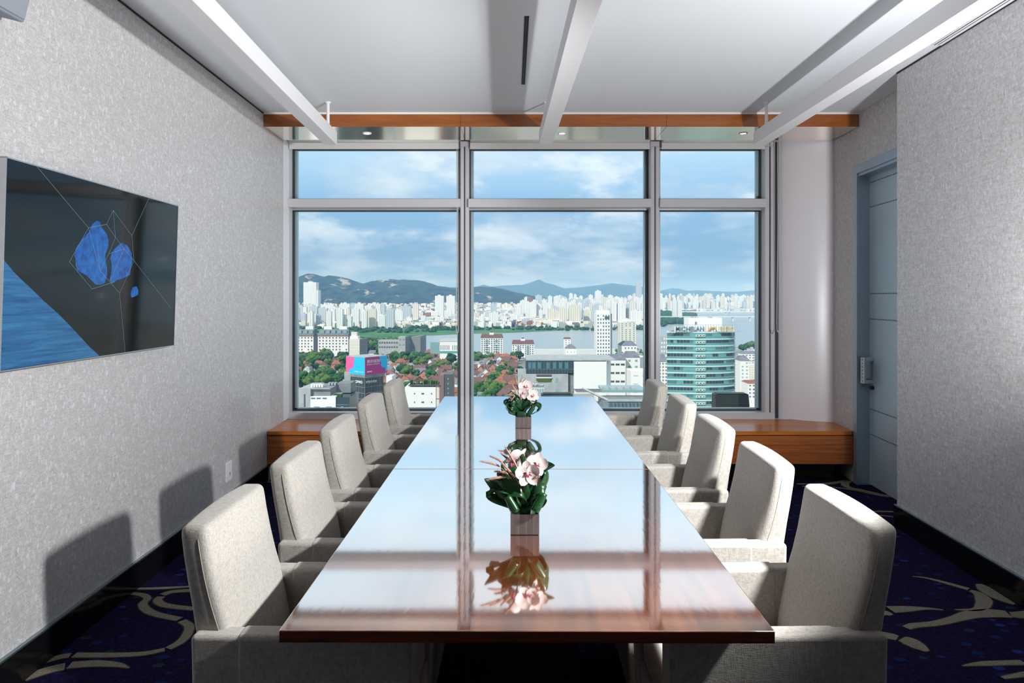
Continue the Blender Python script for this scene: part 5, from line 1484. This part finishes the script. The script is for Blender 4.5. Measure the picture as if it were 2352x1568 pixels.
r0, f = apartment('long white hall with tall narrow windows near the river', 1010, 1075, 784, 811, 880, 22, 'white', 14, 1, 'win', None, (778, 'lgrey', 0.02), wy=(0.3, 0.42))
f.box('green_glass_end', 988, 1010, 786, 812, C['winb'], 1, 16); f.box('base_glazing', 1010, 1075, 806, 811, C['glassteal'], -0.3, 0)
r0 = bld('construction_crane', 'small yellow construction machine between the trees', 'crane', None, (G(1107, 915).x, G(1107, 915).y)); f = Frame(r0, r0.location.y)
f.box('cab', 1104, 1111, 905, 914, C['crane'], 0, 3); f.box('boom', 1103, 1105.5, 900, 914, C['crane'], 0.3, 1.2); f.box('arm', 1103, 1110, 899.5, 902, C['crane'], 0.3, 1.2)
# ---- bridges
r0 = bld('river_bridge', 'low girder bridge on piers behind the teal tower', 'bridge', None, (G(1700, 738).x, G(1700, 738).y)); f = Frame(r0, r0.location.y)
f.box('deck', 1500, 1800, 726.2, 728.2, C['bridge'], 0, 14)
for px in (1640, 1683, 1722, 1765): f.box('pier', px, px+3, 728, 738, C['bridge'], 3, 10)
D = 3100
r0 = bld('cable_bridge', 'distant cable-stayed bridge with one tall pylon', 'bridge', None, ((1673-CX)*D/F, D)); f = Frame(r0, D)
f.box('deck', 1560, 1800, 714.5, 717, C['bridge'], 0, 18); f.box('upper_deck', 1570, 1800, 709.5, 711, C['bridge'], 22, 36)
mb = MB()
for s in (-1, 1): mb.extr([(f.x(1673+s*5)-2, 4, 0), (f.x(1673+s*5)+2, 4, 0), (f.x(1673)+2, 4, f.z(690)), (f.x(1673)-2, 4, f.z(690))], (0, 5, 0))
build(mb, 'pylon', C['bridge'], r0)
for i in range(7):
    for s in (-1, 1):
        mb = MB(); mb.tube([(f.x(1673), 6, f.z(693+i)), (f.x(1673+s*(10+i*6)), 6, f.z(714))], 0.9, 4); build(mb, 'stay_cable', C['bridge'], r0)
# ---- old neighbourhood of pitched-roof houses
def house_proto(w, d, h, rh, kind, wallm, roofm):
    mb = MB(); mb.box(-w/2, w/2, -d/2, d/2, 0, h)
    if kind == 'gable':
        mb.extr([(-w/2, -d/2, h), (w/2, -d/2, h), (0, -d/2, h+rh)], (0, d, 0))
    wme = mb.mesh('walls', C[wallm])
    rb = MB(); o_ = 0.8; t_ = 0.35
    if kind == 'gable':
        for s in (-1, 1):
            a = Vector((s*(w/2+o_), -d/2-o_, h-o_*rh/(w/2))); c = Vector((0, -d/2-o_, h+rh+0.1))
            rb.extr([a, c, c+Vector((0, 0, t_)), a+Vector((0, 0, t_))], (0, d+2*o_, 0))
    elif kind == 'hip':
        x, y = w/2+o_, d/2+o_; r_ = max(0.5, w/2-d*0.42)
        p = [(-x, -y, h), (x, -y, h), (x, y, h), (-x, y, h)]; q = [(-r_, 0, h+rh), (r_, 0, h+rh)]
        rb.quad(p[0], p[1], q[1], q[0]); rb.quad(p[2], p[3], q[0], q[1]); rb.poly([p[1], p[2], q[1]]); rb.poly([p[3], p[0], q[0]]); rb.poly(p[::-1])
    else:
        rb.box(-w/2-0.2, w/2+0.2, -d/2-0.2, d/2+0.2, h, h+0.5); rb.box(-w*0.25, w*0.1, -d*0.2, d*0.25, h+0.5, h+3.0)
    rme = rb.mesh('roof', C[roofm])
    nb = MB()
    for i in range(3):
        for j in range(2):
            x = -w/2+(i+.5)*w/3; z = 1.2+j*(h/2)
            nb.box(x-0.7, x+0.7, -d/2-0.08, -d/2+0.02, z, z+1.4)
    nme = nb.mesh('windows', C['win'], fix=False)
    cb = MB(); cb.box(w*0.22, w*0.22+0.9, -0.4, 0.5, h, h+rh+1.2); cme = cb.mesh('chimney', C['brick'])
    return wme, rme, nme, cme
HP = [
 (house_proto(15, 11, 7, 4.2, 'hip', 'brick', 'terra'), 'brick house with terracotta hip roof in the dense old neighbourhood', 'terracotta hip-roofed houses'),
 (house_proto(12, 14, 7, 4.5, 'gable', 'brick', 'brownroof'), 'brick house with dark brown gable roof in the dense old neighbourhood', 'brown gable-roofed houses'),
 (house_proto(14, 12, 7, 4.0, 'hip', 'cream', 'brownroof'), 'cream house with brown hip roof in the dense old neighbourhood', 'cream brown-roofed houses'),
 (house_proto(12, 13, 6.5, 4.2, 'gable', 'white', 'slate'), 'white house with slate gable roof in the dense old neighbourhood', 'white slate-roofed houses'),
 (house_proto(15, 12, 9.5, 2, 'flat', 'white', 'lgrey'), 'flat-roofed white house in the dense old neighbourhood', 'flat-roofed white houses'),
]
hr = random.Random(21); nh = 0; hdisc = []
blocked = [(684, 802, 0, 262), (783, 894, 0, 300), (925, 1040, 0, 380), (1190, 1415, 0, 300), (1385, 1560, 0, 240), (1535, 1702, 0, 400), (640, 745, 945, 1000), (725, 845, 725, 770), (725, 815, 945, 1000), (865, 970, 900, 1000), (985, 1080, 865, 920), (1095, 1235, 915, 960), (1290, 1330, 885, 960), (1365, 1470, 530, 650), (1395, 1500, 340, 580), (1500, 1540, 505, 560), (1695, 1760, 500, 640)]
trees_at = []
D = 470.0
while D < 975:
    step = 15.5
    X = (640-CX)*D/F
    while X < (1765-CX)*D/F:
        x = X+hr.uniform(-2.5, 2.5); d = D+hr.uniform(-3, 3); px = CX+x*F/d; py = HY+80*F/d
        X += step
        if any(a-4 < px < c+4 and lo-8 < d < hi+10 for a, c, lo, hi in blocked): continue
        if any(a_-8 < x < c_+8 and lo_-8 < d < hi_+8 for a_, c_, lo_, hi_ in FOOT): continue
        if py < 813 or 1185 < px < 1418 or 1535 < px < 1700 or px > 1745 or (684 < px < 800 and py > 893) or (925 < px < 1040 and py > 905): continue
        if 1057 < px < 1083: continue
        woods = (px < 800 and 835 < py < 900 and hr.random() < 0.62) or (px < 790 and 815 < py < 836 and hr.random() < 0.75) or (835 < px < 1000 and py < 845 and hr.random() < 0.65) or (1085 < px < 1150 and py > 905 and hr.random() < 0.8) or (1075 < px < 1105 and py < 850 and hr.random() < 0.8) or hr.random() < 0.13
        if woods:
            trees_at.append((x, d, hr.uniform(9, 15))); trees_at.append((x+hr.uniform(6, 11), d+hr.uniform(-7, 7), hr.uniform(8, 13)))
            continue
        if nh >= 290 or any(abs(x-a_) < 12.5 and abs(d-c_) < 12.5 for a_, c_ in hdisc): continue
        if px > 1330: wts = (1, 1, 1, 3, 6)
        elif px < 1000: wts = (5, 5, 2, 2, 1.5)
        else: wts = (4, 5, 3, 2.5, 1)
        k = hr.choices(range(5), wts)[0]
        (wm, rm, nm_, cm), lab, grp = HP[k]
        r0 = thing('house', lab, 'house', (x, d, GZ), hr.choice((0, 0.25, -0.3, 0.6, math.pi/2, 1.2))+hr.uniform(-.1, .1), grp)
        r0.scale = (hr.uniform(.58, 0.86), hr.uniform(.6, .9), hr.uniform(.7, 1.0))
        link('walls', wm, r0); link('roof', rm, r0)
        o = link('windows', nm_, r0); o['kind'] = 'stuff'
        if k != 4 and hr.random() < 0.6: link('chimney', cm, r0)
        nh += 1; hdisc.append((x, d))
        if hr.random() < 0.22: trees_at.append((x+hr.uniform(8, 11), d-hr.uniform(3, 9), hr.uniform(5, 9)))
    D += 17.5
# ---- trees
def tree_meshes(seed, mt):
    rr = random.Random(seed); bm = bmesh.new()
    for i in range(16):
        a = rr.uniform(0, 6.28); rad = rr.uniform(0.05, 0.30); z = rr.uniform(0.34, 0.84); s = rr.uniform(0.11, 0.20)*(1.15-0.5*abs(z-0.5))
        m4 = Matrix.Translation((rad*math.cos(a), rad*math.sin(a), z)) @ Matrix.Diagonal((s, s, s*0.9, 1))
        bmesh.ops.create_icosphere(bm, subdivisions=2, radius=1.0, matrix=m4)
    for v_ in bm.verts:
        n_ = noise.noise(v_.co*11+Vector((seed, 0, 0))); v_.co += Vector((v_.co.x, v_.co.y, v_.co.z-0.6)).normalized()*0.075*n_
    me = bpy.data.meshes.new('crown')
    for q_ in bm.faces: q_.smooth = True
    bm.to_mesh(me); bm.free(); me.materials.append(mt)
    mb = MB(); mb.tube([(0, 0, 0), (0.01, 0, 0.25), (0, 0, 0.55)], [0.035, 0.028, 0.015], 6); tr = mb.mesh('trunk', C['trunk'])
    return me, tr
TP = [tree_meshes(s, C['tree'][s % 3]) for s in range(6)]
TL = ('dark green round-crowned tree among the houses', 'fresh green leafy tree among the houses', 'olive-green leafy tree among the houses')
# wooded rise behind the school, and park trees
for i in range(70):
    px = hr.uniform(828, 905); py = hr.uniform(800, 818); p = G(px, py)
    trees_at.append((p.x, p.y, hr.uniform(13, 22)))
for px, h in ((880, 15), (890, 19), (899, 17), (912, 15), (921, 17), (930, 15), (941, 18), (952, 17), (963, 23), (972, 24), (981, 20)):
    p = G(px, 816+hr.uniform(-2, 3)); trees_at.append((p.x, p.y, h*1.25))
for px in range(676, 795, 5):
    p = G(px, 846+hr.uniform(-4, 4)); trees_at.append((p.x, p.y, hr.uniform(11, 16)))
for px in range(660, 800, 7):
    p = G(px, 892+hr.uniform(-6, 6)); trees_at.append((p.x, p.y, hr.uniform(11, 17)))
for px, py in ((1718, 905), (1728, 902), (1737, 908), (1731, 915), (1722, 918), (1742, 898)):
    p = G(px, py); trees_at.append((p.x, p.y, hr.uniform(8, 12)))
for i in range(16):
    p = G(hr.uniform(1700, 1760), hr.uniform(800, 812)); trees_at.append((p.x, p.y, hr.uniform(10, 16)))
trees_at = [q for q in trees_at if not any((q[0]-a_)**2+(q[1]-c_)**2 < 64 for a_, c_ in hdisc)]
trees_at = [q for q in trees_at if not any(a_-5 < q[0] < c_+5 and lo_-5 < q[1] < hi_+5 for a_, c_, lo_, hi_ in FOOT)]
trees_at.sort(key=lambda q: q[1]/q[2])
cnt = [0, 0, 0]
extra = trees_at[298:]; trees_at = trees_at[:298]
for i, (x, d, h) in enumerate(trees_at):
    k = hr.randrange(6); kk = k % 3
    if cnt[kk] >= 290: continue
    cnt[kk] += 1
    r0 = thing('tree', TL[kk], 'tree', (x, d, GZ-0.3), hr.uniform(0, 6.28), ('dark trees', 'fresh green trees', 'olive trees')[kk]+' among the houses')
    s = hr.uniform(0.85, 1.15); r0.scale = (h*s, h*s, h)
    link('crown', TP[k][0], r0); link('trunk', TP[k][1], r0)
# far-bank park: belt of trees and bushes nobody could count
mb = MB(); ico = bmesh.new(); bmesh.ops.create_icosphere(ico, subdivisions=1, radius=1.0)
iv = [v_.co.copy() for v_ in ico.verts]; if_ = [tuple(v_.index for v_ in q.verts) for q in ico.faces]; ico.free()
def blob(x, y, z, s, sz):
    n0 = len(mb.v); mb.v.extend((x+v_.x*s*hr.uniform(.8, 1.2), y+v_.y*s, z+v_.z*sz*hr.uniform(.8, 1.2)) for v_ in iv); mb.f.extend(tuple(n0+i for i in q) for q in if_); mb.m.extend([0]*len(if_))
for i in range(900):
    px = hr.uniform(640, 1600); u = hr.random()
    y0 = 744 if px < 1480 else 744-(px-1480)*0.22
    py = y0+u**1.6*(20 if px < 1000 else 15)
    p = G(px, py)
    if px < 840 and hr.random() < 0.3: continue
    s = hr.uniform(2.6, 6.5); blob(p.x, p.y, GZ+s*0.5, s*1.3, s*0.8)
for i in range(260):
    px = hr.uniform(1500, 1590); py = hr.uniform(716, 744); p = G(px, py); s = hr.uniform(6, 12); blob(p.x, p.y, GZ+s*.5, s*1.4, s*.8)
for x, d, h in extra: blob(x, d, GZ+h*0.55, h*0.36, h*0.42)
o = build(mb, 'riverside_trees', C['shrub'], fix=False); o['kind'] = 'stuff'; o['label'] = 'belt of trees and bushes along far river bank'; o['category'] = 'trees'
# ---- far bank: apartment blocks, each its own building
AL = [('white apartment slab on the far river bank', 'white far-bank apartment blocks'), ('cream apartment slab on the far river bank', 'cream far-bank apartment blocks'), ('grey apartment slab on the far river bank', 'grey far-bank apartment blocks'), ('red-brown brick block on the far river bank', 'brick far-bank blocks')]
placed = []
def far_block(px0, px1, pyt, D, kind, lab=None, grp=None, depth=14, name='apartment_block', cat='building', steps=None):
    x0, x1 = (px0-CX)*D/F, (px1-CX)*D/F; h = E-(pyt-HY)*D/F-GZ
    r0 = thing(name, lab or AL[kind][0], cat, ((x0+x1)/2, D+depth/2, GZ), 0, grp or (AL[kind][1] if lab is None else None))
    w = (x1-x0)/2; placed.append(((x0+x1)/2, D, 2*w))
    mb = MB(); mb.box(-w, w, -depth/2, depth/2, 0, h); build(mb, 'walls', C['apt'][kind], r0)
    mb = MB(); mb.box(-w*0.35, w*0.25, -depth*0.3, depth*0.3, h, h+3.5); build(mb, 'roof_house', C['apt'][kind], r0)
    if steps:
        for (a, c, pt) in steps:
            mb = MB(); hh2 = E-(pt-HY)*D/F-GZ; mb.box((a-CX)*D/F-r0.location.x, (c-CX)*D/F-r0.location.x, -depth/2+1, depth/2-1, 0, hh2); build(mb, 'wing', C['apt'][kind], r0)
    return r0
# landmarks of the far skyline
far_block(697, 726, 648, 2750, 0, 'very tall white tower against the mountain on the far bank', depth=40, steps=[(713, 730.5, 666)])
far_block(690, 715, 701, 2200, 2, 'grey stepped tower below the very tall white tower', depth=24, steps=[(676, 692, 712)])
far_block(999, 1019, 679, 2500, 0, 'white twin tower nearer the mountain foot, slightly narrower sibling', depth=24)
far_block(1025, 1044.5, 679, 2500, 0, 'white twin tower standing beside the screen-side mullion', depth=24)
far_block(1463, 1473.5, 645, 3000, 2, 'slender pale skyscraper beside the column-side mullion', depth=30)
far_block(1368, 1381, 668, 2800, 0, 'pale stepped high-rise at the centre of far skyline', depth=30, steps=[(1379, 1386, 676), (1384, 1391, 683)])
far_block(1230, 1244.5, 678, 2700, 2, 'dark grey glass tower on the far bank', depth=24)
far_block(1292, 1304, 684, 2600, 2, 'bluish glass office block on the far bank', depth=24, steps=[(1296, 1313, 687)])
far_block(840, 866, 722, 1950, 3, 'red-brown brick hall on the far bank below white slabs', depth=20, steps=[(838, 848, 719)])
far_block(1556, 1567, 690, 2400, 0, 'white pair of towers near the bridge', depth=20, steps=[(1546, 1555, 689)])
for (a, c, t_, k_) in ((781, 803, 697, 0), (814, 835, 697, 0), (729, 769, 714, 0), (1258, 1274, 708, 1), (1272, 1286, 714, 1), (1285, 1303, 707, 1), (1306, 1334, 700, 1), (1341, 1355, 712, 1), (1126, 1140, 697, 2), (1128, 1145, 718, 0), (1404, 1416, 694, 0), (1418, 1437, 696, 0), (1438, 1450, 708, 2), (1449, 1474, 714, 0), (1446, 1460, 693, 1), (933, 946, 729, 0), (905, 925, 714, 0), (880, 893, 731, 1), (893, 905, 727, 1)):
    far_block(a, c, t_, 1930+hr.uniform(-80, 120), k_)
nb_ = [0, 0, 0, 0]
slots = []
for D, hmin, hmax, n_, (a_, c_) in ((1880, 22, 50, 45, (660, 900)), (2050, 28, 62, 40, (660, 960)), (2000, 12, 28, 28, (900, 1260)), (2100, 34, 66, 40, (1255, 1490)), (2400, 35, 75, 60, (1190, 1490)), (2700, 40, 85, 60, (1200, 1490)), (2400, 16, 36, 32, (660, 1240)), (2900, 16, 40, 26, (660, 1240)), (3300, 50, 95, 70, (1280, 1500)), (4200, 45, 85, 90, (1515, 1760)), (4800, 55, 100, 80, (1500, 1760))):
    for i in range(n_):
        slots.append((a_+(c_-a_)*(i+hr.random())/n_, D+hr.uniform(-110, 110), hr.uniform(hmin, hmax)))
rest = MB(); ns = 0
slots.sort(key=lambda q: q[1]/q[2])
for px, D, h in slots:
    k_ = hr.choices((0, 1, 2, 3), (6.5, 1.8, 1.8, 0.15))[0]
    w = hr.uniform(9, 26); X = (px-CX)*D/F
    if any(abs(X-x_) < (w+w_)/2+1 and abs(D-d_) < 22 for x_, d_, w_ in placed): continue
    if ns < 268:
        ns += 1
        far_block(px-w*F/D/2, px+w*F/D/2, HY+(80-h)*F/D, D, k_)
    else:
        rest.box(X-w/2, X+w/2, D, D+14, GZ, GZ+h, m=k_)
o = build(rest, 'far_apartments', C['apt'], fix=False); o['kind'] = 'stuff'; o['label'] = 'hazy mass of small apartment blocks on the horizon'; o['category'] = 'buildings'
# ---- low sprawl between the far blocks: houses without number
mb = MB()
for i in range(6000):
    px = hr.uniform(650, 1780); D = hr.choice((hr.uniform(1830, 2400), hr.uniform(2200, 3600)))
    if px > 1500: D = hr.uniform(3800, 6500)
    X = (px-CX)*D/F; w = hr.uniform(4, 9); h = hr.uniform(6, 16)
    z0 = GZ
    if px < 1240 and D > 2500: z0 += (D-2500)*0.034
    mb.box(X-w, X+w, D-w, D+w, z0-15, z0+h, m=hr.choices((0, 1, 2, 3, 4), (6, 3, 3, 1, 0.8))[0])
o = build(mb, 'far_houses', [C['white'], C['lgrey'], C['cream'], C['terra'], C['slate']], fix=False); o['kind'] = 'stuff'; o['label'] = 'countless small pale houses spread below the mountain'; o['category'] = 'houses'
# riverside expressway on the near bank
b = MB(); g = [G(1200, 818), G(1380, 822)]
b.box(g[0].x-10, g[1].x+40, 985, 997, GZ, GZ+7)
tag(build(b, 'expressway', C['bridge']), 'raised grey riverside road behind the glass-topped tower', 'road')
